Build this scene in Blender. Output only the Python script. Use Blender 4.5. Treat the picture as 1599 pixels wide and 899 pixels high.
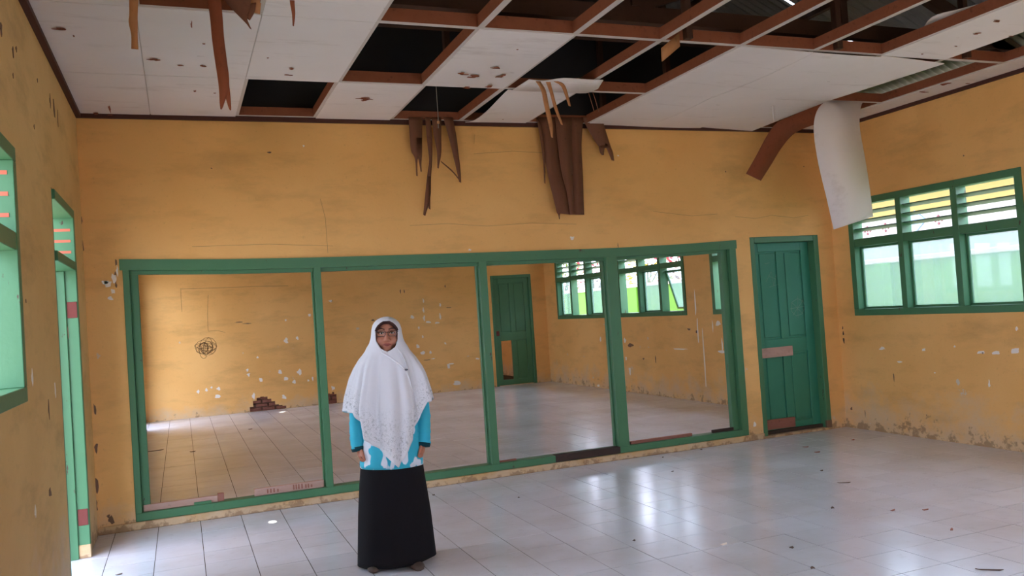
import bpy, bmesh, math, random
from mathutils import Vector, Matrix, Euler
random.seed(7)
for o in list(bpy.data.objects): bpy.data.objects.remove(o)
S = bpy.context.scene
C = S.collection
# ------------------------------------------------------------------ camera
F_PX, YAW, PITCH, ROLL = 1309.4, 0.3786, 0.0252, -0.0661
CAM = Vector((0.65, -7.052, 1.4831))
fw = Vector((math.sin(YAW)*math.cos(PITCH), math.cos(YAW)*math.cos(PITCH), math.sin(PITCH)))
r0 = Vector((math.cos(YAW), -math.sin(YAW), 0)); u0 = r0.cross(fw)
rt = math.cos(ROLL)*r0 + math.sin(ROLL)*u0; up = -math.sin(ROLL)*r0 + math.cos(ROLL)*u0
cd = bpy.data.cameras.new('camera'); cam = bpy.data.objects.new('camera', cd); C.objects.link(cam)
cd.sensor_width = 36; cd.lens = F_PX/1599*36; cd.clip_start = .05; cd.clip_end = 300
cam.matrix_world = Matrix(((rt.x, up.x, -fw.x, CAM.x), (rt.y, up.y, -fw.y, CAM.y), (rt.z, up.z, -fw.z, CAM.z), (0, 0, 0, 1)))
S.camera = cam
# ------------------------------------------------------------------ light
w = bpy.data.worlds.new('sky'); S.world = w; w.use_nodes = True
bg = w.node_tree.nodes['Background']; bg.inputs[0].default_value = (.76, .83, 1.08, 1); bg.inputs[1].default_value = 3.6
sd = bpy.data.lights.new('sun', 'SUN'); sun = bpy.data.objects.new('sun', sd); C.objects.link(sun)
SUND = Vector((-.16, .10, -1)).normalized()          # direction the sunlight travels
sun.rotation_euler = SUND.to_track_quat('-Z', 'Y').to_euler(); sun.location = (3, -3, 30)
sd.energy = 7; sd.angle = .009; sd.color = (1, .95, .87)
vs = S.view_settings
vs.view_transform = 'Standard'; vs.look = 'None'; vs.gamma = 1; vs.use_curve_mapping = False; vs.exposure = 1.55
S.cycles.max_bounces = 10; S.cycles.diffuse_bounces = 7; S.cycles.transparent_max_bounces = 12
# ------------------------------------------------------------------ pixel rays (1599 x 899)
def ray(x, y): return fw*F_PX + rt*(x-799.5) - up*(y-449.5)
def on(x, y, axis, val):
    d = ray(x, y); return CAM + d*((val-CAM[axis])/d[axis])
def PY(x, y, v): return on(x, y, 1, v)
def PX(x, y, v): return on(x, y, 0, v)
def PZ(x, y, v): return on(x, y, 2, v)
def project(P):
    d = Vector(P)-CAM; z = d.dot(fw)
    if z < .05: return None
    return (799.5+F_PX*d.dot(rt)/z, 449.5-F_PX*d.dot(up)/z)
# ------------------------------------------------------------------ dimensions
W, H, HC = 7.175, 3.144, 3.174
Y0, Y1, Y2 = -8.3, 7.65, 10.6       # back of this room, far wall of next room, far end
PT = .15                            # wall thickness
Z2 = .06                            # floor level of the next room
# ------------------------------------------------------------------ materials
def lin(c): return tuple(((v/255)/12.92 if v/255 <= .04045 else ((v/255+.055)/1.055)**2.4) for v in c)+(1,)
class NT:
    def __init__(s, name):
        s.m = bpy.data.materials.new(name); s.m.use_nodes = True; s.t = s.m.node_tree; s.b = s.t.nodes['Principled BSDF']
        s.geo = s.n('ShaderNodeNewGeometry'); s.pos = s.geo.outputs['Position']
    def n(s, k, **kw):
        nd = s.t.nodes.new(k)
        for a, v in kw.items(): setattr(nd, a, v)
        return nd
    def l(s, a, b): s.t.links.new(a, b)
    def noise(s, scale, detail=4, rough=.55, vec=None, stretch=None):
        nd = s.n('ShaderNodeTexNoise'); nd.inputs['Scale'].default_value = scale; nd.inputs['Detail'].default_value = detail; nd.inputs['Roughness'].default_value = rough
        v = vec or s.pos
        if stretch:
            mp = s.n('ShaderNodeMapping'); mp.inputs['Scale'].default_value = stretch; s.l(v, mp.inputs['Vector']); v = mp.outputs[0]
        s.l(v, nd.inputs['Vector']); return nd.outputs['Fac']
    def ramp(s, fac, stops):
        nd = s.n('ShaderNodeValToRGB'); e = nd.color_ramp.elements
        while len(e) < len(stops): e.new(.5)
        for i, (p, c) in enumerate(stops):
            e[i].position = p; e[i].color = c if isinstance(c, tuple) else (c, c, c, 1)
        s.l(fac, nd.inputs[0]); return nd.outputs[0]
    def mix(s, fac, a, b, mode='MIX'):
        nd = s.n('ShaderNodeMix', data_type='RGBA', blend_type=mode)
        for sock, v in ((nd.inputs[0], fac), (nd.inputs[6], a), (nd.inputs[7], b)):
            if hasattr(v, 'links'): s.l(v, sock)
            else: sock.default_value = v
        return nd.outputs[2]
    def math(s, op, a, b=0., clamp=False):
        nd = s.n('ShaderNodeMath', operation=op, use_clamp=clamp)
        for sock, v in ((nd.inputs[0], a), (nd.inputs[1], b)):
            if hasattr(v, 'links'): s.l(v, sock)
            else: sock.default_value = v
        return nd.outputs[0]
    def sep(s): 
        nd = s.n('ShaderNodeSeparateXYZ'); s.l(s.pos, nd.inputs[0]); return nd.outputs
    def bump(s, h, strength=.3, dist=.01):
        nd = s.n('ShaderNodeBump'); nd.inputs['Strength'].default_value = strength; nd.inputs['Distance'].default_value = dist
        s.l(h, nd.inputs['Height']); s.l(nd.outputs[0], s.b.inputs['Normal'])
    def done(s, col, rough=.6, spec=.4):
        if hasattr(col, 'links'): s.l(col, s.b.inputs['Base Color'])
        else: s.b.inputs['Base Color'].default_value = col
        if hasattr(rough, 'links'): s.l(rough, s.b.inputs['Roughness'])
        else: s.b.inputs['Roughness'].default_value = rough
        s.b.inputs['Specular IOR Level'].default_value = spec
        return s.m
def plaster(name, base, base2, damp=.45, chip=.70, grime=.5):
    k = NT(name)
    c = k.mix(k.ramp(k.noise(.9, 5), [(.35, 0.), (.7, 1.)]), lin(base), lin(base2))
    c = k.mix(k.math('MULTIPLY', k.ramp(k.noise(1.4, 6, .65, stretch=(1, 1, 3.2)), [(.5, 0.), (.75, 1.)]), grime), c, lin((120, 88, 48)))
    c = k.mix(k.math('MULTIPLY', k.ramp(k.noise(34, 4, .7), [(.6, 0.), (.8, 1.)]), .35), c, lin((128, 92, 52)))
    z = k.sep()[2]
    low = k.math('SUBTRACT', 1., k.math('DIVIDE', z, damp), True)              # rising damp near the floor
    d = k.math('ADD', low, k.math('MULTIPLY', k.math('SUBTRACT', k.noise(3.5, 6, .65), .5), 1.6))
    c = k.mix(k.math('MULTIPLY', k.ramp(d, [(.45, 0.), (.95, 1.)]), .6), c, lin((206, 188, 160)))
    d2 = k.math('ADD', low, k.math('MULTIPLY', k.math('SUBTRACT', k.noise(9, 6, .7), .5), 1.5))
    c = k.mix(k.math('MULTIPLY', k.ramp(d2, [(.9, 0.), (1.25, 1.)]), .6), c, lin((128, 96, 68)))
    ch = k.ramp(k.noise(6.5, 5, .55), [(chip, 0.), (chip+.012, 1.)])
    lowband = k.math('SUBTRACT', 1., k.math('DIVIDE', z, 1.7), True)
    c = k.mix(k.math('MULTIPLY', ch, k.ramp(lowband, [(.05, 0.), (.25, 1.)])), c, lin((214, 200, 178)))
    k.bump(k.noise(28, 5, .6), .25, .006)
    return k.done(c, .62, .3)
M = {}
M['yellow'] = plaster('yellow_plaster', (240, 190, 118), (230, 176, 102), grime=.28)
M['yellow_right'] = plaster('yellow_plaster_right', (240, 190, 118), (230, 176, 102), damp=.75, grime=.28)
M['yellow_left'] = plaster('yellow_plaster_left', (222, 186, 122), (208, 168, 104), damp=.9, chip=.72, grime=.4)
def paint(name, a, b, wear=(74, 52, 40), thr=.66, rough=.45):
    k = NT(name)
    c = k.mix(k.noise(5, 5), lin(a), lin(b))
    c = k.mix(k.ramp(k.noise(16, 5, .7, stretch=(1, 1, .35)), [(thr, 0.), (thr+.03, 1.)]), c, lin(wear))
    k.bump(k.noise(40, 4), .2, .004)
    return k.done(c, rough, .4)
M['green'] = paint('green_paint', (66, 116, 80), (76, 126, 88))
M['green_door'] = paint('green_door_paint', (60, 138, 110), (54, 128, 102), thr=.78)
M['teal'] = paint('sea_green_paint', (166, 220, 208), (176, 226, 214), wear=(150, 120, 96), thr=.74)
M['slat'] = paint('slat_paint', (70, 104, 84), (84, 116, 96), thr=.74)
M['redmark'] = paint('bare_red_wood', (200, 104, 76), (186, 92, 66), thr=.9)
def wood(name, a, b, rough=.7, stretch=(1, 1, 1), sc=14):
    k = NT(name)
    c = k.mix(k.noise(sc, 6, .65, stretch=stretch), lin(a), lin(b))
    c = k.mix(k.math('MULTIPLY', k.ramp(k.noise(30, 4), [(.6, 0.), (.75, 1.)]), .4), c, lin(tuple(v*.5 for v in a)))
    k.bump(k.noise(60, 4), .2, .003)
    return k.done(c, rough, .25)
M['joist'] = wood('red_brown_timber', (130, 72, 48), (150, 92, 64))
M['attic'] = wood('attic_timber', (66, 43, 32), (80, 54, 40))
M['ply_dark'] = wood('bare_brown_plywood', (104, 66, 48), (124, 82, 60), stretch=(1, 1, .12), sc=40)
M['ply_mid'] = wood('red_brown_plywood', (128, 70, 46), (146, 82, 54), stretch=(1, 1, .2), sc=30)
M['ply_light'] = wood('raw_light_plywood', (196, 142, 96), (178, 122, 80), stretch=(1, 1, .15), sc=40)
M['plank'] = wood('weathered_pink_plank', (196, 166, 150), (168, 132, 118), stretch=(.2, 1, 1), sc=30)
M['plank2'] = wood('faded_red_plank', (160, 110, 94), (138, 92, 78), stretch=(.2, 1, 1), sc=30)
M['burnt'] = wood('bare_dark_wood', (72, 56, 48), (54, 42, 38))
M['trim'] = wood('dark_brown_trim', (82, 50, 42), (70, 42, 36))
def white_panel():
    k = NT('white_painted_plywood')
    c = k.mix(k.ramp(k.noise(1.2, 4), [(.3, 0.), (.7, 1.)]), lin((232, 226, 222)), lin((224, 217, 212)))
    c = k.mix(k.math('MULTIPLY', k.ramp(k.noise(3, 6, .7, stretch=(.5, 2.2, 1)), [(.56, 0.), (.75, 1.)]), .35), c, lin((150, 132, 116)))
    c = k.mix(k.math('MULTIPLY', k.ramp(k.noise(7, 5, .6, stretch=(.6, 3, 1)), [(.71, 0.), (.74, 1.)]), .8), c, lin((96, 62, 46)))
    k.bump(k.noise(20, 4), .1, .003)
    return k.done(c, .6, .3)
M['panel'] = white_panel()
def simple(name, c, rough=.6, spec=.4, var=.08, sc=8):
    k = NT(name); a = lin(c); b = tuple(max(0, v*(1-var*2)) for v in a[:3])+(1,)
    return k.done(k.mix(k.noise(sc, 4), a, b), rough, spec)
M['white'] = simple('white_underside_paint', (206, 196, 186))
M['tile'] = None
def tile_mat():
    k = NT('glazed_white_floor_tile')
    oi = k.n('ShaderNodeObjectInfo')
    c = k.mix(oi.outputs['Random'], lin((224, 227, 234)), lin((215, 218, 226)))
    c = k.mix(k.math('MULTIPLY', k.ramp(k.noise(1.1, 6, .6), [(.42, 0.), (.7, 1.)]), .4), c, lin((178, 168, 158)))
    c = k.mix(k.math('MULTIPLY', k.ramp(k.noise(11, 4, .6), [(.6, 0.), (.8, 1.)]), .25), c, lin((150, 138, 124)))
    rg = k.ramp(k.noise(1.2, 2, .5), [(.3, .17), (.75, .25)])
    k.bump(k.noise(3.5, 2), .05, .01)
    return k.done(c, rg, .65)
M['tile'] = tile_mat()
M['grout'] = simple('dark_grout', (74, 66, 58), .95, .05)
M['curb'] = plaster('dirty_yellow_curb', (206, 166, 100), (176, 134, 82), damp=.3, chip=.8)
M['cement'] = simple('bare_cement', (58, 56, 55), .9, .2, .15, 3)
M['zinc'] = simple('corrugated_zinc', (150, 148, 142), .5, .5, .2, 5)
M['brick'] = simple('old_red_brick', (156, 104, 88), .9, .2, .3, 14)
M['mortar'] = simple('dark_mortar', (122, 92, 78), .95, .1, .1, 20)
M['chip'] = simple('bare_white_plaster', (246, 238, 226), .85, .2, .05)
M['chip_dark'] = simple('bare_grey_plaster', (132, 104, 84), .9, .2, .12)
M['pencil'] = simple('graphite_line', (136, 106, 70), .8, .2)
M['lime'] = simple('lime_green_wall_paint', (84, 136, 36), .7, .3, .06, 2)
M['coping'] = simple('white_coping', (206, 202, 198), .7, .3, .04)
M['bwhite'] = simple('white_building_paint', (168, 162, 160), .7, .3, .03, 2)
M['byellow'] = simple('cream_yellow_building_paint', (150, 128, 72), .7, .3, .03, 2)
M['ornament'] = simple('maroon_ornament', (120, 74, 76), .7, .3)
M['blue'] = simple('pale_blue_paint', (130, 160, 200), .6, .3)
M['ground'] = simple('pale_concrete_yard', (176, 168, 156), .9, .2, .12, 1.5)
M['leaf_red'] = simple('red_leaf', (190, 84, 100), .5, .4, .3, 6)
M['leaf_green'] = simple('green_leaf', (120, 146, 50), .5, .4, .3, 6)
M['leaf_yellow'] = simple('yellow_green_leaf', (196, 180, 70), .5, .4, .3, 6)
M['bark'] = simple('grey_bark', (110, 92, 76), .9, .2, .2)
M['metal'] = simple('grey_metal', (120, 116, 110), .4, .5)
M['rust'] = simple('rusty_hinge', (118, 60, 54), .8, .3, .15, 30)
def glass():
    k = NT('dusty_window_glass'); t = k.t; t.nodes.remove(k.b); out = t.nodes['Material Output']
    tr = k.n('ShaderNodeBsdfTransparent'); tr.inputs[0].default_value = (.93, .98, 1, 1)
    tl = k.n('ShaderNodeBsdfTranslucent'); tl.inputs[0].default_value = (.22, .30, .27, 1)
    gl = k.n('ShaderNodeBsdfGlossy'); gl.inputs['Roughness'].default_value = .03
    m1 = k.n('ShaderNodeMixShader'); m2 = k.n('ShaderNodeMixShader')
    k.l(k.ramp(k.noise(2.5, 5), [(.3, .36), (.75, .48)]), m1.inputs[0])
    k.l(tr.outputs[0], m1.inputs[1]); k.l(tl.outputs[0], m1.inputs[2])
    m2.inputs[0].default_value = .05; k.l(m1.outputs[0], m2.inputs[1]); k.l(gl.outputs[0], m2.inputs[2])
    k.l(m2.outputs[0], out.inputs[0]); return k.m
M['glass'] = glass()
# ------------------------------------------------------------------ mesh helpers
def T(o, label, cat, group=None):
    o['label'] = label; o['category'] = cat
    if group: o['group'] = group
    return o
def struct(o): o['kind'] = 'structure'; return o
def empty(name, loc=(0, 0, 0), parent=None):
    o = bpy.data.objects.new(name, None); C.objects.link(o); o.location = loc; o.empty_display_size = .1
    if parent: par(o, parent)
    return o
def par(o, p):
    o.parent = p
    o.matrix_parent_inverse = Matrix.Translation(-p.location) if not p.rotation_euler[2] else Matrix()
def link(name, me, mat, parent=None, loc=None):
    o = bpy.data.objects.new(name, me); C.objects.link(o)
    if loc is not None: o.location = loc
    for m in (mat if isinstance(mat, (list, tuple)) else [mat]):
        if me.materials.find(M[m].name) < 0: me.materials.append(M[m])
    if parent: par(o, parent)
    return o
def mesh(name, verts, faces, mat, parent=None, smooth=False, center=True):
    vs_ = [Vector(v) for v in verts]
    c = Vector((0, 0, 0))
    if center:
        c = Vector([(min(v[i] for v in vs_)+max(v[i] for v in vs_))/2 for i in range(3)])
    me = bpy.data.meshes.new(name); me.from_pydata([tuple(v-c) for v in vs_], [], faces)
    bm = bmesh.new(); bm.from_mesh(me); bmesh.ops.recalc_face_normals(bm, faces=bm.faces); bm.to_mesh(me); bm.free()
    if smooth: me.polygons.foreach_set('use_smooth', [True]*len(me.polygons))
    me.update()
    return link(name, me, mat, parent, c)
BF = [(0, 1, 3, 2), (4, 6, 7, 5), (0, 4, 5, 1), (2, 3, 7, 6), (0, 2, 6, 4), (1, 5, 7, 3)]
def bverts(x0, x1, y0, y1, z0, z1): return [(x, y, z) for x in (x0, x1) for y in (y0, y1) for z in (z0, z1)]
def box(name, x0, x1, y0, y1, z0, z1, mat, parent=None, bevel=0., seg=1):
    c = Vector(((x0+x1)/2, (y0+y1)/2, (z0+z1)/2)); h = Vector((abs(x1-x0)/2, abs(y1-y0)/2, abs(z1-z0)/2))
    me = bpy.data.meshes.new(name); bm = bmesh.new(); bmesh.ops.create_cube(bm, size=2); bmesh.ops.scale(bm, vec=h, verts=bm.verts)
    if bevel: bmesh.ops.bevel(bm, geom=bm.edges[:], offset=bevel, segments=seg, affect='EDGES', profile=.5)
    bm.to_mesh(me); bm.free(); return link(name, me, mat, parent, c)
def beam(name, a, b, wd, ht, mat, parent=None, upv=(0, 0, 1), bevel=.004):
    a, b = Vector(a), Vector(b); d = b-a; L = d.length; d.normalize()
    s = d.cross(Vector(upv)); s.normalize(); n = s.cross(d)
    vv = [a+d*(L*i)+s*(wd/2*j)+n*(ht/2*k_) for i in (0, 1) for j in (-1, 1) for k_ in (-1, 1)]
    return mesh(name, vv, BF, mat, parent)
def tube(name, pts, rad, mat, parent=None, n=8):
    V, Fs = [], []; pts = [Vector(p) for p in pts]
    for i, p in enumerate(pts):
        d = (pts[min(i+1, len(pts)-1)]-pts[max(i-1, 0)]).normalized(); a = d.orthogonal().normalized()
        if abs(d.z) < .95: a = d.cross(Vector((0, 0, 1))).normalized()
        b = d.cross(a); r = rad[i] if isinstance(rad, (list, tuple)) else rad
        for j in range(n): V.append(p+a*r*math.cos(2*math.pi*j/n)+b*r*math.sin(2*math.pi*j/n))
    for i in range(len(pts)-1):
        for j in range(n): Fs.append((i*n+j, i*n+(j+1) % n, (i+1)*n+(j+1) % n, (i+1)*n+j))
    Fs += [tuple(range(n))[::-1], tuple(range((len(pts)-1)*n, len(pts)*n))]
    return mesh(name, V, Fs, mat, parent, True)
def ribbon_data(secs, th=.005):
    """secs: list of (left point, right point); a bent strip with thickness"""
    V, Fs = [], []; n = len(secs); secs = [(Vector(a), Vector(b)) for a, b in secs]
    for i, (a, b) in enumerate(secs):
        j0, j1 = max(i-1, 0), min(i+1, n-1)
        d = (secs[j1][0]+secs[j1][1])-(secs[j0][0]+secs[j0][1]); nn = (b-a).cross(d)
        nn = nn.normalized()*(th/2) if nn.length > 1e-9 else Vector((0, th/2, 0))
        V += [a+nn, b+nn, b-nn, a-nn]
    for i in range(n-1):
        for j in range(4): Fs.append((4*i+j, 4*i+(j+1) % 4, 4*i+4+(j+1) % 4, 4*i+4+j))
    Fs += [(3, 2, 1, 0), (4*n-4, 4*n-3, 4*n-2, 4*n-1)]
    return V, Fs
def smooth_secs(secs, k=4):
    def cr(p0, p1, p2, p3, t): return .5*((2*p1)+(-p0+p2)*t+(2*p0-5*p1+4*p2-p3)*t*t+(-p0+3*p1-3*p2+p3)*t**3)
    secs = [(Vector(a), Vector(b)) for a, b in secs]; out = []
    for i in range(len(secs)-1):
        q = [secs[max(0, min(len(secs)-1, i+j))] for j in (-1, 0, 1, 2)]
        for s in range(k):
            t = s/k; out.append((cr(q[0][0], q[1][0], q[2][0], q[3][0], t), cr(q[0][1], q[1][1], q[2][1], q[3][1], t)))
    out.append(secs[-1]); return out
def ribbons(name, strips, mat, parent=None, th=.005, k=4):
    V, Fs = [], []
    for st in strips:
        v, f = ribbon_data(smooth_secs(st, k), th); o = len(V); V += v; Fs += [tuple(i+o for i in q) for q in f]
    return mesh(name, V, Fs, mat, parent, True)
def wall(name, axis, c0, c1, a0, a1, z0, z1, holes, mat, recess=()):
    """solid wall normal to axis (0 or 1), with rectangular through holes (a0,a1,z0,z1)"""
    A = sorted(set([a0, a1]+[h[i] for h in holes for i in (0, 1)])); Z = sorted(set([z0, z1]+[h[i] for h in holes for i in (2, 3)]))
    A = [a for a in A if a0 <= a <= a1]; Z = [z for z in Z if z0 <= z <= z1]
    def solid(i, j):
        if i < 0 or j < 0 or i >= len(A)-1 or j >= len(Z)-1: return False
        a, z = (A[i]+A[i+1])/2, (Z[j]+Z[j+1])/2
        return not any(h[0] < a < h[1] and h[2] < z < h[3] for h in holes)
    idx, V, Fs = {}, [], []
    def v(i, j, s):
        k = (i, j, s)
        if k not in idx:
            c = c1 if s else c0; V.append((c, A[i], Z[j]) if axis == 0 else (A[i], c, Z[j])); idx[k] = len(V)-1
        return idx[k]
    for i in range(len(A)-1):
        for j in range(len(Z)-1):
            if not solid(i, j): continue
            for s in (0, 1): Fs.append((v(i, j, s), v(i+1, j, s), v(i+1, j+1, s), v(i, j+1, s)))
            if not solid(i-1, j): Fs.append((v(i, j, 0), v(i, j+1, 0), v(i, j+1, 1), v(i, j, 1)))
            if not solid(i+1, j): Fs.append((v(i+1, j, 0), v(i+1, j, 1), v(i+1, j+1, 1), v(i+1, j+1, 0)))
            if not solid(i, j-1): Fs.append((v(i, j, 0), v(i, j, 1), v(i+1, j, 1), v(i+1, j, 0)))
            if not solid(i, j+1): Fs.append((v(i, j+1, 0), v(i+1, j+1, 0), v(i+1, j+1, 1), v(i, j+1, 1)))
    o = mesh(name, V, Fs, mat, None, False, False); return struct(o)
# ================================================================== STRUCTURE
# windows: (y0, y1, z0, z1)
WR1 = [(-2.2, -.25, 1.18, 2.38), (-4.75, -2.75, 1.18, 2.38), (-7.3, -5.3, 1.18, 2.38)]
WR2 = [(.3, 2.24, 1.24, 2.40), (2.86, 4.76, 1.24, 2.40), (5.27, 7.12, 1.24, 2.40)]
WL1 = [(-4.8, -2.83, 1.22, 2.34), (-7.3, -5.4, 1.22, 2.34)]
WL2 = [(3.4, 5.0, 1.24, 2.40)]
LT = .22
wr = wall('wall_right', 0, W, W+PT, Y0, Y2, -.1, 3.22, WR1+WR2+[(8.4, 10, 1.24, 2.4)], 'yellow_right')
wl = wall('wall_left', 0, -LT, 0, Y0, Y2, -.1, 3.29, WL1+WL2+[(-1.62, -.6, -.03, 2.36), (6.35, 7.35, Z2-.03, 2.4), (8.4, 10, 1.24, 2.4)], 'yellow_left')
wb = wall('wall_behind', 1, Y0-PT, Y0, -LT, W+PT, -.1, 3.22, [(2.6, 4.6, 1.2, 2.4)], 'yellow')  # unseen wall; its window opening is added to bring in front light
# partition frame extents
FX0, FX1, FZ0, FZ1 = .262, 5.915, .06, 2.03
DX0, DX1, DZ1 = 6.10, 6.975, 2.055
wp = wall('wall_partition', 1, 0, PT, 0, W, -.1, 3.22, [(FX0, FX1, FZ0, 1.975), (DX0, DX1, 0, DZ1)], 'yellow')
# far wall, with plaster fallen off two spots
def fx(px, py): return PY(px, py, Y1)
fdL, fdR, fdT = fx(765, 430).x, fx(839, 595).x, fx(800, 429).z
b1, b2 = fx(390, 637), fx(447, 632); top1 = fx(410, 619).z
def steps(x0, x1, z1, prof): 
    n = len(prof); return [(x0+(x1-x0)*i/n, x0+(x1-x0)*(i+1)/n, Z2, Z2+(z1-Z2)*p) for i, p in enumerate(prof) if p > 0]
patch1 = steps(b1.x, b2.x, top1, [.35, .75, .95, 1, .97, .8, .6, .35, .28, .2])
c1, c2 = fx(509, 624), fx(526, 621)
patch2 = steps(c1.x, c2.x, fx(517, 612).z, [.7, .9, .85, 1, .8])
wf = wall('wall_far', 1, Y1, Y1+PT, 0, W, -.1, 3.22, [(fdL, fdR, Z2, fdT)]+patch1+patch2, 'yellow')
w3 = wall('wall_end', 1, Y2, Y2+PT, -LT, W+PT, -.1, 3.22, [], 'yellow')
for (pt, nm) in ((patch1, 0), (patch2, 1)):
    xa, xb, zt = pt[0][0], pt[-1][1], max(p[3] for p in pt)
    box('mortar_bed', xa-.02, xb+.02, Y1+.035, Y1+.10, Z2-.02, zt+.02, 'mortar', wf)
    row = 0; z = Z2+.004
    while z < zt:
        x = xa-(.11 if row % 2 else 0)
        while x < xb:
            x0_, x1_ = max(x, xa-.01), min(x+.2, xb+.01)
            if x1_-x0_ > .04:
                pr = max((p[3] for p in pt if p[1] > x0_ and p[0] < x1_), default=0)
                if pr > z+.01: box('brick', x0_, x1_-.014, Y1+.012+random.uniform(0, .012), Y1+.06, z, z+.05, 'brick', wf, .005)
            x += .214
        z += .064; row += 1
# pilaster seen on the right wall of the next room
def gable(name, y0, y1, z0, mat):
    zr = lambda x: 3.32+.46*min(x+LT, W+PT-x)
    p = [(-LT, z0), (-LT, zr(-LT)), (W/2, zr(W/2)), (W+PT, zr(W+PT)), (W+PT, z0)]
    V = [(x, y, z) for y in (y0, y1) for x, z in p]
    return struct(mesh(name, V, [(0, 1, 2, 3, 4), (9, 8, 7, 6, 5)]+[(i, i+5, (i+1) % 5+5, (i+1) % 5) for i in range(5)], mat, None, False, False))
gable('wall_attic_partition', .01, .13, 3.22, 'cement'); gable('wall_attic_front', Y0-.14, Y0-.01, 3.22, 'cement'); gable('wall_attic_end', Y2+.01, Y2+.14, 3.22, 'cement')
# ---- floor: slab, then tiles
fl = struct(box('floor', -LT-.02, W+PT+.02, Y0-PT-.02, .06, -.12, -.002, 'grout'))
fl2 = struct(box('floor_next_room', -LT-.02, W+PT+.02, .06, Y2+PT, -.12, Z2-.002, 'grout'))
TS, TG = .30, .0045
tme = bpy.data.meshes.new('tile'); bm = bmesh.new(); bmesh.ops.create_cube(bm, size=1); bmesh.ops.scale(bm, vec=(TS-TG, TS-TG, .012), verts=bm.verts)
bmesh.ops.translate(bm, vec=(0, 0, -.006), verts=bm.verts)
bm.to_mesh(tme); bm.free(); tme.materials.append(M['tile'])
cells = []
def add_cells(xa, xb, ya, yb, z, room):
    i0 = math.floor((xa-.118)/TS); i1 = math.ceil((xb-.118)/TS); j0 = math.floor((ya+.12)/TS); j1 = math.ceil((yb+.12)/TS)
    for i in range(i0, i1):
        for j in range(j0, j1):
            x0, x1 = max(xa, .118+i*TS), min(xb, .118+(i+1)*TS); y0, y1 = max(ya, -.12+j*TS), min(yb, -.12+(j+1)*TS)
            if x1-x0 < .02 or y1-y0 < .02: continue
            full = (x1-x0 > TS-.001 and y1-y0 > TS-.001)
            q = [project((x, y, z)) for x, y in ((x0, y0), (x1, y0), (x1, y1), (x0, y1))]
            ar = 0
            if all(q):
                cx, cy = sum(p[0] for p in q)/4, sum(p[1] for p in q)/4
                if 60 < cx < 1640 and cy < 930:
                    ar = abs(sum(q[k][0]*q[(k+1) % 4][1]-q[(k+1) % 4][0]*q[k][1] for k in range(4)))/2
                    if room == 2 and (cx < 215 or cx > 1150): ar = 0
            cells.append((ar, x0, x1, y0, y1, z, room, full))
add_cells(-LT, W, Y0, 0, 0, 1); add_cells(0, W, PT, Y1, Z2, 2)
cells.sort(key=lambda c: -c[0])
rest = {1: ([], []), 2: ([], [])}; nt = 0
for (ar, x0, x1, y0, y1, z, room, full) in cells:
    if ar > 0 and nt < 298 and full:
        o = bpy.data.objects.new('tile', tme); C.objects.link(o); o.location = ((x0+x1)/2, (y0+y1)/2, z+random.uniform(-.0008, .0004))
        o.rotation_euler = (random.gauss(0, .0012), random.gauss(0, .0012), random.gauss(0, .0015)); par(o, fl if room == 1 else fl2); nt += 1
    else:
        V, Fs = rest[room]; b = len(V); g = TG/2
        V += bverts(x0+g, x1-g, y0+g, y1-g, z-.012, z+random.uniform(-.0008, .0002)); Fs += [tuple(i+b for i in f) for f in BF]
for rm, pr in ((1, fl), (2, fl2)):
    o = mesh('tile_field', rest[rm][0], rest[rm][1], 'tile', pr, False, False); o['kind'] = 'stuff'
# ---- curb under the frame
cb = struct(box('trim_1', 0.0, DX0, -.022, .04, 0, FZ0-.002, 'curb', None, .006))
struct(box('trim_2', DX0, DX1, -.012, PT, 0, .022, 'curb', None, .004))
# ---- ceiling trim
struct(box('trim_3', 0, W, -.035, 0, H, H+.05, 'trim')); struct(box('trim_4', 0, .035, Y0, -.035, H, H+.05, 'trim')); struct(box('trim_5', W-.035, W, Y0, -.035, H, H+.05, 'trim'))
# ================================================================== CEILING
ceil = struct(empty('ceiling', (W/2, -4, HC)))
XL = [0]+[.52+.632*i for i in range(11)]+[W]              # 12 columns
YR = [0, -1.12, -2.37, -3.62, -4.87, -6.12, -7.3, Y0]     # rows
def panel_mesh(x0, x1, y0, y1, dz, n=6, m=10, name='ceiling_panel', parent=None, th=.005, mat='panel', skip=None):
    V, Fs = [], []
    for s in (0, 1):
        for i in range(n+1):
            for j in range(m+1):
                u, v = i/n, j/m; x, y = x0+(x1-x0)*u, y0+(y1-y0)*v; V.append((x, y, HC+dz(u, v)+s*th))
    N = (n+1)*(m+1); k = lambda i, j: i*(m+1)+j
    cell = lambda i, j: 0 <= i < n and 0 <= j < m and not (skip and skip((i+.5)/n, (j+.5)/m))
    for i in range(n):
        for j in range(m):
            if not cell(i, j): continue
            q = (k(i, j), k(i+1, j), k(i+1, j+1), k(i, j+1)); Fs += [q, tuple(a+N for a in q[::-1])]
            for (a, b, ii, jj) in ((q[0], q[1], i, j-1), (q[1], q[2], i+1, j), (q[2], q[3], i, j+1), (q[3], q[0], i-1, j)):
                if not cell(ii, jj): Fs.append((a, a+N, b+N, b))
    return mesh(name, V, Fs, mat, parent, False)
OPEN = {(0, 2), (0, 4), (0, 6), (1, 3), (1, 5), (1, 6), (2, 1), (2, 3), (2, 4), (2, 5), (2, 6), (2, 7), (2, 8), (0, 10), (1, 10), (2, 10), (0, 5)}
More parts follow.
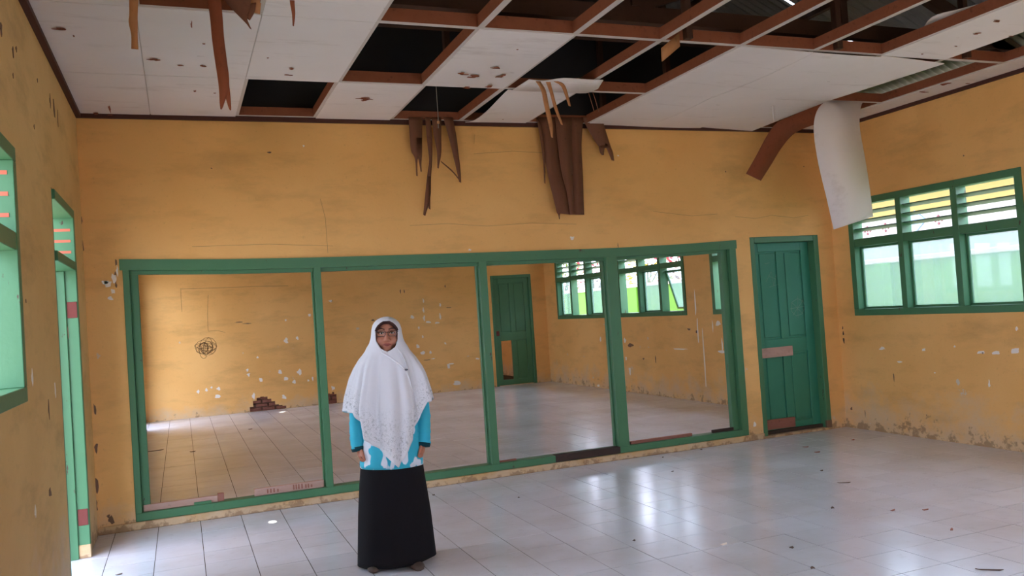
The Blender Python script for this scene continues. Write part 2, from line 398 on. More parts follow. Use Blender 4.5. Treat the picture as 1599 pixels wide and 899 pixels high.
for r in range(7):
    for c in range(12):
        if (r, c) in OPEN or (r == 3 and 3 <= c <= 8): continue
        x0, x1, y0, y1 = XL[c]+.003, XL[c+1]-.003, YR[r+1]+.003, YR[r]-.003
        if r <= 1 and 7 <= c <= 9:     # big bowed sheets
            a = .035 if r == 1 else .03
            ph = (c-7)/3
            f = lambda u, v, ph=ph, a=a: -a*math.sin(math.pi*(ph+u/3))**2*(1 if 0 < ph+u/3 < 1 else 0)*(.4+.6*math.sin(math.pi*v))
            if c == 9: f = lambda u, v, a=a: -a*.7*math.sin(math.pi*.5*(1-u))*math.sin(math.pi*v)-.03*u*(v if r == 0 else 1-v)
            panel_mesh(x0, x1, y0, y1, f, parent=ceil)
        else:
            s = random.uniform(.002, .006)
            panel_mesh(x0, x1, y0, y1, (lambda u, v, s=s: -s*math.sin(math.pi*u)*math.sin(math.pi*v)), parent=ceil)
# bent panel, loose along one side (row 0, column 5)
def bent(u, v):
    k = max(0, 1-u)**1.6
    return -.02*k*math.sin(math.pi*v*.9)-.10*k*(v**2)*(1-v)*2.2
panel_mesh(XL[5]+.05, XL[6], YR[1]+.03, YR[0]-.04, bent, 10, 12, parent=ceil)
ribbons('ceiling_panel', [[(PZ(800, 141, HC-.006), PZ(826, 124, HC-.006)), (PZ(845, 143, HC-.006), PZ(850, 126, HC-.008)), (PZ(880, 144, HC-.006), PZ(880, 122, HC-.008)), (PZ(915, 145, HC-.006), PZ(915, 124, HC-.006)), (PZ(934, 138, HC-.006), PZ(942, 125, HC-.006))]], 'panel', ceil, .005, 3)
# strip of panel left in the row-2 gap, folded corner of a panel beside it
# joists and battens
def batten(name, x0, x1, y0, y1, z0, z1, parent):
    o = box(name, x0, x1, y0, y1, z0, z1, ['joist', 'white'], parent)
    for p in o.data.polygons: p.material_index = 1 if p.normal.z < -.9 else 0
    return o
for y in YR[1:-1]: batten('joist', .04, W-.04, y-.022, y+.022, HC+.006, HC+.085, ceil)
batten('joist', .04, W-.04, -.075, -.037, HC+.006, HC+.075, ceil)
for r in range(7):
    ya = YR[r]-(.076 if r == 0 else .023); yb = YR[r+1]+.023
    for x in XL[1:-1]: batten('batten', x-.022, x+.022, yb, ya, HC+.006, HC+.08, ceil)
# second ceiling over the next room
c2 = struct(empty('ceiling_next_room', (W/2, 4, HC)))
ys2 = [PT+1.25*i for i in range(6)]+[Y1]
for j in range(6):
    for c in range(6): 
        if (j, c) == (5, 2): continue
        panel_mesh(W*c/6+.002, W*(c+1)/6-.002, ys2[j]+.002, ys2[j+1]-.002, lambda u, v: 0, 1, 1, parent=c2)
    box('joist', .04, W-.04, ys2[j]+(.005 if j == 0 else -.02), ys2[j]+(.045 if j == 0 else .02), HC+.006, HC+.08, 'joist', c2)
struct(box('ceiling_end_room', 0, W, Y1+PT, Y2, HC, HC+.01, 'panel'))
# ================================================================== ROOF
roof = struct(empty('roof', (W/2, 0, 3.3)))
SL = .46; ZE = 3.36
def roof_z(x): return ZE+SL*min(x+LT, W+PT-x)
def roof_hit(P, d):
    # intersection of a ray with the two slopes
    best = None
    for s, xr in ((1, -LT), (-1, W+PT)):
        # z = ZE + SL*s*(x-xr)
        den = d.z-SL*s*d.x
        if abs(den) < 1e-9: continue
        t = (ZE+SL*s*(P.x-xr)-P.z)/den
        Q = P+d*t
        if t > 0 and abs(Q.z-roof_z(Q.x)) < 1e-4 and (best is None or t < best[0]): best = (t, Q)
    return best[1]
holes = []
for spot, r_ in ((PZ(423, 815, 0), .035), (PZ(441, 643, Z2), .045)):
    h = roof_hit(spot, -SUND); holes.append((h.x-r_, h.x+r_, h.y-r_, h.y+r_))
for (pa, pb, wd) in (((1229, 3), (1248, 13), .02), ((1329, 66), (1335, 72), .02)):
    A, B = roof_hit(CAM, ray(*pa).normalized()), roof_hit(CAM, ray(*pb).normalized())
    holes.append((min(A.x, B.x)-.03, max(A.x, B.x)+.03, (A.y+B.y)/2-.016, (A.y+B.y)/2+.016))
def sheet(name, xe, xr):
    xs = sorted(set([xe, xr]+[xe+(xr-xe)*i/6 for i in range(7)]+[h[i] for h in holes for i in (0, 1) if min(xe, xr) < h[i] < max(xe, xr)]))
    wl_ = .076; nper = 6; ny = int((Y2+1.2-(Y0-1.2))/wl_*nper); ys = [Y0-1.2+i*wl_/nper for i in range(ny+1)]
    V = [(x, y, roof_z(x)+.011*math.cos(2*math.pi*y/wl_)) for x in xs for y in ys]; n = len(ys); Fs = []
    for i in range(len(xs)-1):
        mx = (xs[i]+xs[i+1])/2; hh = [h for h in holes if h[0] < mx < h[1]]
        for j in range(ny):
            my = (ys[j]+ys[j+1])/2
            if any(h[2] < my < h[3] for h in hh): continue
            Fs.append((i*n+j, (i+1)*n+j, (i+1)*n+j+1, i*n+j+1))
    return mesh(name, V, Fs, 'zinc', roof, True, False)
for h in holes[2:]:
    zc_ = max(roof_z(h[0]), roof_z(h[1]))
    box('sun_block_sheet', h[0]-.06, h[1]+.10, h[2]-.08, h[3]+.04, zc_+.05, zc_+.055, 'zinc', roof)  # added cover above each roof slit, placed to block direct sun
sheet('corrugated_sheet', -1.0, W/2); sheet('corrugated_sheet', W+.75, W/2)
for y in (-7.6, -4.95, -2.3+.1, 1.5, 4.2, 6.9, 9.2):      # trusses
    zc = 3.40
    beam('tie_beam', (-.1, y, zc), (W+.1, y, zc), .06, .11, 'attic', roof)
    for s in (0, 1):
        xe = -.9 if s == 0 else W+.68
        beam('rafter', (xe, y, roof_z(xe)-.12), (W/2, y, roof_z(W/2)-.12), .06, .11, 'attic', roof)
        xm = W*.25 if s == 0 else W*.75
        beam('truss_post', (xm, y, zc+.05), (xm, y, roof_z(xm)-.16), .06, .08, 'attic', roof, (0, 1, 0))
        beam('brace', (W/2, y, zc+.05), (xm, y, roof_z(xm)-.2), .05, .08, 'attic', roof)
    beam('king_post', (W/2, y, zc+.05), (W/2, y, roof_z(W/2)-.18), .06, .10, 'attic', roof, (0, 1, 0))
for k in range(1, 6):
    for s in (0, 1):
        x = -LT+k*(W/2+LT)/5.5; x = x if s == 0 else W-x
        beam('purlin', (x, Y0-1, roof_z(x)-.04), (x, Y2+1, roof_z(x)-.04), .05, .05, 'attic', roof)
hang = [(872, 20), (990, 118), (1130, 45), (1382, 40), (1040, 30), (620, 85), (685, 60)]
for (r, c) in ((2, 6), (1, 7), (2, 8), (2, 10), (3, 5), (1, 4), (0, 7), (3, 9)):
    x, y = XL[c]+.18, YR[r]-.045
    beam('hanger', (x, y, HC+.01), (x, y, min(roof_z(x)-.05, 4.3)), .045, .05, 'attic', roof, (0, 1, 0))
for y in (-1.5, -3.1): beam('binder', (.3, y, HC+.33), (W-.2, y, HC+.33), .05, .07, 'attic', roof)
# ================================================================== PARTITION FRAME
pf = T(empty('partition_frame', (3.1, .04, FZ0)), 'long green wooden partition frame with four open bays set in the yellow wall', 'frame')
def sagbar(name, xz, dz0, dz1, y0, y1, mat):
    V, Fs = [], []
    for x, z in xz: V += [(x, y0, z+dz0), (x, y1, z+dz0), (x, y1, z+dz1), (x, y0, z+dz1)]
    n = len(xz)
    for i in range(n-1):
        for j in range(4): Fs.append((4*i+j, 4*i+(j+1) % 4, 4*i+4+(j+1) % 4, 4*i+4+j))
    Fs += [(3, 2, 1, 0), (4*n-4, 4*n-3, 4*n-2, 4*n-1)]
    return mesh(name, V, Fs, mat, pf)
TOP = [(FX0-.02, 2.062), (1.0, 2.032), (1.70, 2.018), (3.14, 2.006), (4.53, 2.0), (5.3, 2.012), (FX1+.01, 2.032)]
sagbar('top_rail', TOP, -.085, .0, -.014, .10, 'green')
sagbar('top_stop', TOP[:], -.115, -.083, .03, .09, 'green')
def zt(x):
    for (xa, za), (xb, zb) in zip(TOP, TOP[1:]):
        if xa <= x <= xb: return za+(zb-za)*(x-xa)/(xb-xa)
    return 2.0
box('sill_rail', FX0, FX1, -.012, .10, FZ0, FZ0+.062, 'green', pf, .004)
box('bare_wood_patch', PY(868, 718, -.014).x, 4.44, -.0155, .06, FZ0+.003, FZ0+.065, 'burnt', pf, .003)
def vpost(name, x0, x1, y0, y1): box(name, x0, x1, y0, y1, FZ0+.06, zt((x0+x1)/2)-.083, 'green', pf, .003)
vpost('post', FX0, FX0+.045, -.012, .10); vpost('stop', FX0+.045, FX0+.105, .035, .095)
vpost('post', FX1-.08, FX1, -.012, .10); vpost('stop', FX1-.155, FX1-.08, .035, .095)
for x0, x1 in ((1.70, 1.757), (3.15, 3.222), (4.43, 4.545)):
    vpost('mullion', x0, x1, -.010, .10); vpost('stop', x0-.014, x0, .045, .085)
# ---- planks left on the sill
SZ = FZ0+.062
def plank(name, pa, pb, ht, dp, mat, label, yy=.045, z=None, cat='plank', grp=None):
    a, b = PY(*pa, yy), PY(*pb, yy); z = SZ if z is None else z
    o = box(name, a.x, b.x, yy-dp/2, yy+dp/2, z, z+ht, mat, None, .003)
    return T(o, label, cat, grp)
plank('loose_plank', (224, 790), (340, 780), .05, .03, 'plank', 'pale pinkish loose plank resting on the green sill of the widest corner bay')
o = plank('plank_end_block', (340, 780), (350, 778), .062, .035, 'plank2', 'small brown wood block at the end of the pale sill plank', cat='block')
box('paint_flake', PY(303, 785, .02).x, PY(330, 785, .02).x, .012, .028, SZ, SZ+.02, 'green', pf)
pl2 = plank('loose_plank', (397, 768), (506, 758), .058, .03, 'plank', 'pale plank with reddish carved strokes lying on the sill beside the first mullion')
xs_ = [(418, 4), (423, 4), (428, 4), (434, 3), (459, 5), (463, 5), (467, 5), (472, 5), (478, 4), (482, 4), (487, 3)]
for px, hh in xs_:
    x = PY(px, 766, .03).x; box('carved_stroke', x-.006, x+.006, .0285, .031, SZ+.012, SZ+.012+hh*.008, 'plank2', pl2)
plank('loose_batten', (984, 692), (1080, 679), .028, .03, 'plank2', 'thin reddish batten lying on the sill of the bay nearest the green door')
plank('loose_stick', (1113, 690), (1146, 686), .03, .025, 'burnt', 'short dark stick on the sill against the frame post beside the green door')
plank('loose_stick', (780, 722), (806, 718), .014, .025, 'plank2', 'thin brown sliver lying on the sill beside the middle mullion')
# ================================================================== DOORS
def door_leaf(root, x0, x1, z0, z1, y0, y1, mat, missing=(), prefix=''):
    st = .1*(x1-x0)/.8+.01; xm = (x0+x1)/2; h = z1-z0; lk0, lk1 = z0+h*.415, z0+h*.49
    for a, b in ((x0, x0+st), (xm-st*.45, xm+st*.45), (x1-st, x1)):
        if a > x0+.2 and a < x1-.3: 
            for za, zb in ((z0+.10, lk0), (lk1, z1-.09)): box('stile', a, b, y0, y1, za, zb, mat, root, .003)
        else: box('stile', a, b, y0, y1, z0, z1, mat, root, .003)
    for a, b in ((z0, z0+.10), (lk0, lk1), (z1-.09, z1)): box('rail', x0+st, x1-st, y0, y1, a, b, mat, root, .003)
    for i, (a, b) in enumerate(((x0+st, xm-st*.45), (xm+st*.45, x1-st))):
        for j, (za, zb) in enumerate(((z0+.10, lk0), (lk1, z1-.09))):
            if (i, j) in missing: continue
            box('door_panel', a, b, y0+.014, y1-.008, za, zb, mat, root)
            box('door_panel_field', a+.018, b-.018, y0+.005, y0+.016, za+.02, zb-.02, mat, root, .004)
d1 = struct(empty('door_1', ((DX0+DX1)/2, .06, 0)))
box('door_frame_post', DX0, DX0+.05, -.008, .135, .022, DZ1, 'green', d1, .004); box('door_frame_post', DX1-.062, DX1, -.008, .135, .022, DZ1, 'green', d1, .004)
box('door_frame_head', DX0+.05, DX1-.062, -.008, .135, DZ1-.06, DZ1, 'green', d1, .004)
box('post_foot', DX1-.064, DX1+.003, -.010, .02, .0, .10, 'chip_dark', d1, .004)
door_leaf(d1, DX0+.05, DX1-.062, .024, DZ1-.06, .085, .125, 'green_door')
def chalk(root, pts_list, y, r=.0025, mat='chalk', name='chalk_mark'):
    V, Fs = [], []
    for pts in pts_list:
        for a, b in zip(pts, pts[1:]):
            A, B = PY(*a, y), PY(*b, y); d = (B-A)
            if d.length < 1e-6: continue
            d.normalize(); s = Vector((-d.z, 0, d.x))*r; k = len(V)
            V += [A+s, B+s, B-s, A-s]+[p+Vector((0, -.0015, 0)) for p in (A+s, B+s, B-s, A-s)]
            Fs += [(k, k+1, k+2, k+3), (k+4, k+7, k+6, k+5)]+[(k+i, k+4+i, k+4+(i+1) % 4, k+(i+1) % 4) for i in range(4)]
    o = mesh(name, V, Fs, mat, root, False, True); o['kind'] = 'stuff'; return o
M['chalk'] = simple('chalk', (120, 164, 140), .9, .1)
chalk(d1, [[(1236, 472), (1254, 490)], [(1254, 468), (1238, 492)], [(1245, 462), (1246, 496)], [(1234, 482), (1256, 478)], [(1236, 472), (1245, 466), (1254, 470), (1257, 480), (1252, 490), (1243, 493), (1236, 486), (1236, 472)]], .0895)
chalk(d1, [[(1196, 440), (1204, 424), (1208, 446), (1212, 428)], [(1199, 430), (1212, 436)], [(1194, 412), (1202, 410)], [(1201, 448), (1215, 444)]], .0895, .0018)
def nailed(pa, pb, ht, mat, label):
    a, b = PY(*pa, .07), PY(*pb, .07)
    return T(beam('nailed_plank', (a.x, .0725, a.z), (b.x, .0725, b.z), .025, ht, mat), label, 'plank')
nailed((1188, 552), (1237, 547), .10, 'plank', 'pale bare plank nailed across the middle of the green door by the corner')
nailed((1195, 664), (1241, 658), .10, 'plank2', 'reddish plank nailed along the bottom of the green door by the corner')
# far door
d2 = struct(empty('door_2', ((fdL+fdR)/2, Y1+.05, Z2)))
box('door_frame_post', fdL, fdL+.05, Y1-.01, Y1+.13, Z2, fdT, 'green', d2, .004); box('door_frame_post', fdR-.05, fdR, Y1-.01, Y1+.13, Z2, fdT, 'green', d2, .004)
box('door_frame_head', fdL+.05, fdR-.05, Y1-.01, Y1+.13, fdT-.06, fdT, 'green', d2, .004)
door_leaf(d2, fdL+.05, fdR-.05, Z2+.01, fdT-.06, Y1+.03, Y1+.07, 'green', {(0, 0)})
box('latch', fdL+.06, fdL+.12, Y1+.015, Y1+.032, 1.0, 1.09, 'rust', d2, .004)
# left side door: frame and a leaf swung open outside
d3 = struct(empty('door_3', (-.1, -1.1, 0)))
for a, b, f_ in ((-1.62, -1.56, -.003), (-.66, -.6, .012)): box('door_frame_post', -.13, f_, a, b, 0, 2.36, 'green', d3, .004)
box('door_frame_head', -.13, .012, -1.56, -.66, 2.30, 2.36, 'green', d3, .004); box('transom', -.13, .012, -1.56, -.66, 1.94, 2.0, 'green', d3, .004)
box('stop', -.13, -.06, -.675, -.66, 0, 1.94, 'green', d3, .003)
for z in (2.06, 2.135, 2.21): box('slat_slot', -.12, -.012, -.6625, -.6595, z, z+.018, 'redmark', d3)
for z in (1.62, .22): box('hinge', -.055, .006, -.6645, -.659, z, z+.11, 'rust', d3, .002)
box('post_foot', -.132, .014, -.664, -.598, 0, .09, 'curb', d3, .004)
lf = empty('door_leaf', (-.6, -.69, 0), d3)
for xa, xb in ((-.27, -.135), (-.62, -.52), (-.99, -.89)): box('stile', xa, xb, -.715, -.677, .02, 1.93, 'teal', lf, .003)
for za, zb in ((.02, .14), (.8, .95), (1.83, 1.93)):
    box('rail', -.89, -.62, -.715, -.677, za, zb, 'teal', lf, .003); box('rail', -.52, -.27, -.715, -.677, za, zb, 'teal', lf, .003)
for xa, xb in ((-.89, -.62), (-.52, -.27)):
    for za, zb in ((.14, .8), (.95, 1.83)): box('door_panel', xa, xb, -.703, -.688, za, zb, 'teal', lf)
d4 = struct(empty('door_4', (-.1, 6.85, Z2)))
for a, b in ((6.35, 6.41), (7.29, 7.35)): box('door_frame_post', -.16, .012, a, b, Z2, 2.4, 'green', d4)
box('door_frame_head', -.16, .012, 6.41, 7.29, 2.34, 2.4, 'green', d4)
# ================================================================== WINDOWS
wn = 0
def window(side, y0, y1, z0, z1, glass=(1, 1, 1), slats=(3, 3, 3), ztr=.62, awning=None, slots=False):
    global wn
    wn += 1
    xi = W if side > 0 else 0
    X = lambda d: xi+side*d                    # d: distance outward from the inner wall face
    root = struct(empty('window_%d' % wn, (X(.05), (y0+y1)/2, z0)))
    def bx(nm, da, db, ya, yb, za, zb, mat='green', bev=.003, p=root): return box(nm, min(X(da), X(db)), max(X(da), X(db)), ya, yb, za, zb, mat, p, bev)
    f = .065; zt_ = z0+(z1-z0)*ztr
    D0, D1 = -.014, .115
    bx('bottom_rail', D0, D1, y0, y1, z0, z0+f); bx('top_rail', D0, D1, y0, y1, z1-f, z1)
    bx('side_post', D0, D1, y0, y0+f, z0+f, z1-f); bx('side_post', D0, D1, y1-f, y1, z0+f, z1-f)
    bw = (y1-y0-f*4)/3
    bays = []
    for i in range(3):
        ya = y0+f+i*(bw+f); bays.append((ya, ya+bw))
        if i < 2: bx('mullion', D0, D1, ya+bw, ya+bw+f, z0+f, z1-f)
        bx('transom', D0+.004, D1, ya, ya+bw, zt_-.035, zt_+.045)
    for i, (ya, yb) in enumerate(bays):
        zb_, ze = zt_+.045, z1-f
        for s in range(slats[i]):
            z = zb_+(ze-zb_)*(s+1)/(slats[i]+1); a = .045; dz = .011
            V = [(X(.01), y, z+dz+t) for y in (ya, yb) for t in (0, .009)]+[(X(.10), y, z-dz+t) for y in (ya, yb) for t in (0, .009)]
            mesh('slat', V, BF, 'slat', root)
        if slots:
            for s in range(3):
                z = zb_+(ze-zb_)*(s+.7)/3.4; bx('slat_slot', .012, .10, yb-.0025, yb+.0006, z, z+.018, 'redmark', 0)
        if glass[i]:
            ga, gb, gz0, gz1 = ya, yb, z0+f, zt_-.035
            if awning == i:
                sash = empty('sash', (X(.07), (ga+gb)/2, gz1-.03), root)
                t = .018; ang = side*-math.radians(17); hgt = gz1-gz0-.03
                pts = []
                for nm, a1, a2, h1, h2, m in (('sash_rail', ga+.01, gb-.01, 0, .03, 'green'), ('sash_rail', ga+.01, gb-.01, hgt-.03, hgt, 'green'), ('sash_stile', ga+.01, ga+.035, .03, hgt-.03, 'green'), ('sash_stile', gb-.035, gb-.01, .03, hgt-.03, 'green'), ('pane', ga+.033, gb-.033, .028, hgt-.028, 'glass')):
                    th = .012 if m != 'glass' else .002
                    V = []
                    for y in (a1, a2):
                        for h in (h1, h2):
                            for q in (-th, th):
                                V.append((X(.075+h*math.sin(math.radians(17))+q*math.cos(math.radians(17))), y, gz1-.03-h*math.cos(math.radians(17))+q*math.sin(math.radians(17))))
                    mesh(nm, V, BF, m, sash)
            else:
                t = .022
                for nm, a1, a2, h1, h2 in (('sash_rail', ga, gb, gz0, gz0+t), ('sash_rail', ga, gb, gz1-t, gz1), ('sash_stile', ga, ga+t, gz0+t, gz1-t), ('sash_stile', gb-t, gb, gz0+t, gz1-t)):
                    bx(nm, .065, .09, a1, a2, h1, h2, 'green', .002)
                bx('pane', .077, .080, ga+t, gb-t, gz0+t, gz1-t, 'glass', 0)
    return root
window(1, *WR1[0]); window(1, *WR1[1], glass=(0, 0, 0), slats=(0, 0, 0)); window(1, *WR1[2], glass=(0, 0, 0), slats=(0, 0, 0))
window(1, *WR2[0], glass=(0, 1, 0)); window(1, *WR2[1], glass=(1, 1, 0), awning=0, slats=(2, 2, 2)); window(1, *WR2[2], glass=(1, 0, 1))
window(-1, *WL1[0], glass=(0, 0, 0), slats=(0, 0, 0), slots=True); window(-1, *WL1[1], glass=(0, 0, 0), slats=(0, 0, 0), slots=True)
window(-1, *WL2[0], slats=(0, 0, 0))
# ================================================================== WALL MARKS
def poly_chip(V, Fs, c, ax, rx, rz, n=9, th=.002, sgn=-1):
    b = len(V); ph = random.random()*6
    rr = [(.75+.35*math.sin(4.6*math.pi*i/n+ph)*math.cos(2*math.pi*i/n+ph))*random.uniform(.75, 1.2) for i in range(n)]
    for s in (0, 1):
        for i in range(n):
            a = 2*math.pi*i/n; k = rr[i]
            d = Vector((0, 0, 0)); d[1-ax if ax < 2 else 0] = rx*k*math.cos(a)
            if ax < 2: d.z = rz*k*math.sin(a)
            else: d.y = rz*k*math.sin(a)
            d[ax] += sgn*th*s; V.append(c+d)
    Fs += [tuple(b+i for i in range(n)), tuple(b+n+i for i in range(n))[::-1]]+[(b+i, b+(i+1) % n, b+n+(i+1) % n, b+n+i) for i in range(n)]
def chips(parent, ax, val, lst, mat, name, pxm, sgn=-1, kx=1.):
    V, Fs = [], []
    for it in lst:
        px, py, r = it[:3]; rz = it[3] if len(it) > 3 else r
        c = on(px, py, ax, val); poly_chip(V, Fs, c, ax, r*pxm*kx, rz*pxm, sgn=sgn)
    o = mesh(name, V, Fs, mat, parent, False, True); o['kind'] = 'stuff'; return o
FM = .0112
chips(wf, 1, Y1, [(446, 532, 5), (464, 528, 3), (386, 578, 2.5), (388, 585, 3), (407, 593, 4), (437, 581, 4), (467, 581, 5), (446, 591, 5, 4), (459, 596, 4), (488, 591, 2, 4), (481, 594, 2), (402, 558, 2), (341, 607, 4, 3), (309, 612, 3), (322, 609, 3), (330, 605, 2), (339, 619, 5, 4), (396, 619, 3, 5), (443, 620, 4), (483, 492, 3), (520, 606, 4), (446, 500, 2), (516, 470, 4, 2),
    (661, 470, 1.5, 5), (661, 484, 2, 5), (662, 497, 2.5, 5), (668, 503, 6, 2), (682, 504, 5, 2), (687, 494, 2, 7), (687, 476, 2, 4), (643, 495, 4, 3.5), (652, 541, 4), (660, 551, 7, 3.5), (672, 550, 3), (700, 572, 3, 5), (654, 512, 2, 3), (660, 526, 2, 3), (704, 568, 6, 1.5), (695, 536, 2), (676, 560, 5, 1), (713, 598, 9, 5), (745, 560, 4, 2)], 'chip', 'chipped_paint', FM)
chips(wf, 1, Y1, [(625, 455, 1.2, 4), (631, 455, 1.2, 4), (517, 470, 3, 1.5), (695, 447, 1.5, 2.5), (582, 500, 4, 1.5), (666, 562, 8, .7), (385, 505, 10, .8), (372, 503, 8, .8), (700, 480, 6, .8)], 'chip_dark', 'scratch_marks', FM)
sc = []
for k in range(15):
    cx, cy, R1, R2 = 322+random.uniform(-4, 4), 543+random.uniform(-4, 4), random.uniform(3, 15), random.uniform(4, 14)
    a0 = random.random()*6; sc.append([(cx+R1*math.cos(a0+t*.5), cy+R2*math.sin(a0+t*.5)) for t in range(13)])
chalk(wf, [[(282, 450), (284, 487)], [(283, 451), (350, 449), (400, 447), (450, 446)], [(325, 460), (324, 490), (325, 516)], [(325, 517), (340, 516), (352, 519)]], Y1-.0005, .0022, 'pencil', 'pencil_line')
chalk(wf, sc, Y1-.0005, .0032, 'pencil', 'pencil_scribble')
# this wall
chips(wp, 1, 0, [(168, 444, 7, 6), (178, 436, 4, 9), (176, 455, 4, 4), (163, 441, 6, 3), (183, 424, 2, 8), (172, 466, 5, 3), (893, 372, 5, 4), (733, 390, 3, 2), (474, 228, 2, 2), (965, 243, 2, 1.5), (1178, 663, 4, 6)], 'chip', 'chipped_paint', .0056)
chips(wp, 1, 0, [(173, 812, 6, 6), (169, 806, 3, 3), (180, 429, 2, 6), (181, 445, 2, 5), (181, 410, 2, 6), (330, 263, 1.4, 1.4), (420, 238, 5, 1.2), (150, 700, 3, 8), (151, 760, 3, 14), (148, 640, 2, 10), (125, 345, 3, 9), (129, 385, 2, 8), (1133, 268, 1.6, 2), (965, 384, 1, 5), (1255, 260, 1.6, 1.6), (150, 790, 3, 9), (1145, 430, 5, .7)], 'chip_dark', 'bare_patches', .0054)
cr = [[(1148, 338), (1180, 341), (1205, 336), (1240, 340), (1262, 336)], [(640, 352), (700, 349), (760, 353), (830, 348), (900, 350)], [(512, 395), (508, 340), (500, 310)], [(300, 385), (420, 381), (520, 384)], [(740, 240), (800, 236), (880, 240)], [(1020, 330), (1080, 337), (1120, 334)], [(741, 210), (740, 225)]]
chalk(wp, cr, -.0003, .0009, 'pencil', 'hairline_crack')
# right wall of this room (px size grows along the wall)
chips(wr, 0, W, [(1378, 544, 9, 3), (1443, 546, 5, 3), (1491, 541, 2, 2), (1533, 550, 9, 3), (1557, 551, 8, 3), (1587, 548, 9, 5), (1545, 600, 2, 7), (1460, 582, 2, 1.5), (1588, 513, 3, 4), (1405, 565, 8, 2)], 'chip', 'chipped_paint', .0058)
chips(wr, 0, W, [(1330, 638, 3, 4), (1351, 645, 1.2, 7), (1396, 590, 1.5, 9), (1535, 551, 3, 1.4), (1505, 243, 1.5, 1.5), (1447, 648, 1.3, 1.3)], 'chip_dark', 'bare_patches', .0058)
M['chip_soft'] = simple('washed_out_paint', (222, 196, 156), .8, .2, .12, 12); M['chip_brown'] = simple('brown_peeled_paint', (216, 168, 114), .85, .2, .2, 16)
chips(wr, 0, W, [(1317, 520, 2, 5), (1318, 532, 2.5, 6), (1316, 512, 1.5, 3)], 'burnt', 'corner_damage', .0058)
chips(wr, 0, W, [(1086, 475, 2, 22), (1090, 520, 2, 26), (1122, 505, 8, 4), (1113, 510, 2, 9), (1062, 545, 32, 1.5), (1130, 549, 22, 2.5), (1100, 560, 2, 60), (976, 532, 6, 5), (978, 560, 4, 4), (984, 580, 5, 8), (938, 530, 4, 6), (1128, 540, 2, 12), (935, 602, 6, 3)], 'chip', 'chipped_paint_streaks', .0088)
chips(wr, 0, W, [(985, 539, 14, 4), (1076, 514, 6, 2), (1088, 518, 3, 3), (1024, 562, 2, 8), (1005, 560, 4, 2)], 'chip_dark', 'bare_plaster_patches', .0088)
# left wall
chips(wl, 0, 0, [(84, 170, 10, 16), (78, 158, 8, 10), (90, 188, 4, 14), (20, 82, 5, 8), (25, 77, 6, 4), (1, 45, 8, 8), (53, 198, 3, 3), (20, 118, 3, 3), (78, 770, 12, 6), (58, 125, 4, 3), (76, 640, 6, 12), (40, 470, 3, 3), (106, 520, 3, 10)], 'chip_dark', 'bare_patches', .0042, 1)
chips(wl, 0, 0, [(50, 590, 7, 10), (86, 610, 6, 12), (55, 800, 6, 6)], 'chip', 'chipped_paint', .0045, 1)
# ceiling gashes: torn veneer showing brown
V, Fs = [], []
for px, py, rx, ry in ((722, 116, 9, 3), (741, 119, 10, 3), (786, 117, 9, 4), (728, 136, 9, 2), (762, 135, 7, 2), (775, 105, 10, 2), (571, 155, 11, 3), (568, 154, 16, 1), (456, 107, 6, 2), (451, 117, 7, 1.4), (418, 90, 3, 1.5), (240, 92, 11, 2), (281, 102, 5, 1), (318, 103, 5, 2), (304, 142, 4, 3), (318, 68, 3, 1.5), (299, 37, 1.3, 9), (335, 145, 4, 2), (171, 170, 3, 8), (171, 180, 6, 4), (150, 178, 6, 3), (90, 45, 10, 3), (115, 56, 2, 2), (770, 185, 5, 1.4), (785, 186, 4, 1), (808, 77, 3, 1), (1480, 130, 12, 3), (1440, 143, 18, 1), (1512, 130, 6, 1), (1525, 52, 6, 2), (1557, 32, 9, 2.5), (1493, 72, 3, 1.5), (1440, 84, 3, 1.5), (1580, 56, 6, 1)):
    c = PZ(px, py, HC-.0125 if 720 < px < 1320 else HC-.008)
    j = PZ(px, py+1, HC).y-PZ(px, py, HC).y
    for q in range(3 if rx > 4 else 1):
        c_ = c+Vector((random.uniform(-.5, .5)*rx*.0046, random.uniform(-.8, .8)*abs(ry*j), 0)) if q else c
        poly_chip(V, Fs, c_, 2, rx*.0046*random.uniform(.5, 1), abs(ry*j)*random.uniform(.25, .5) if rx > ry else abs(ry*j)*.8, 8, .003)
o = mesh('torn_veneer', V, Fs, 'ply_mid', ceil, False, True); o['kind'] = 'stuff'
# ================================================================== HANGING PIECES
def strip(*rows): return [(PY(xl, yl, Y), PY(xr, yr, Y)) for xl, yl, xr, yr, Y in rows]
def hung(name, strips, mat, label, cat='strip', th=.005, k=4, grp=None): return T(ribbons(name, strips, mat, None, th, k), label, cat, grp)
hung('hanging_lath', [strip((201, -14, 217, -14, -2.62), (202, 20, 215, 20, -2.62), (201, 35, 215, 36, -2.62), (205, 55, 215, 58, -2.63), (205, 76, 216, 77, -2.63))], 'ply_light', 'short light brown strip hanging from the white ceiling beside the longer dark strip', th=.008)
hung('hanging_strip', [strip((320, -16, 342, -16, -2.62), (327, 20, 347, 20, -2.62), (331, 60, 350, 60, -2.62), (335, 90, 354, 92, -2.62), (341, 130, 358, 132, -2.63), (343, 160, 350, 162, -2.63), (344, 170, 346, 171, -2.63)),
    strip((349, 132, 358, 132, -2.63), (352, 150, 360, 152, -2.63), (356, 165, 361, 166, -2.63), (359, 172, 361, 172, -2.63))], 'ply_mid', 'long dark brown plywood strip with a splintered end hanging from the ceiling', th=.006)
hung('torn_flap', [strip((345, -12, 400, -14, -2.6), (352, 2, 392, 2, -2.58), (362, 14, 390, 14, -2.56), (374, 26, 386, 28, -2.55), (384, 36, 390, 40, -2.55), (390, 44, 393, 46, -2.55)), strip((378, 8, 400, 4, -2.55), (384, 16, 398, 18, -2.55), (385, 28, 390, 32, -2.55))], 'ply_dark', 'dark jagged torn plywood flap at the edge of the ceiling hole above the long strip', 'flap')
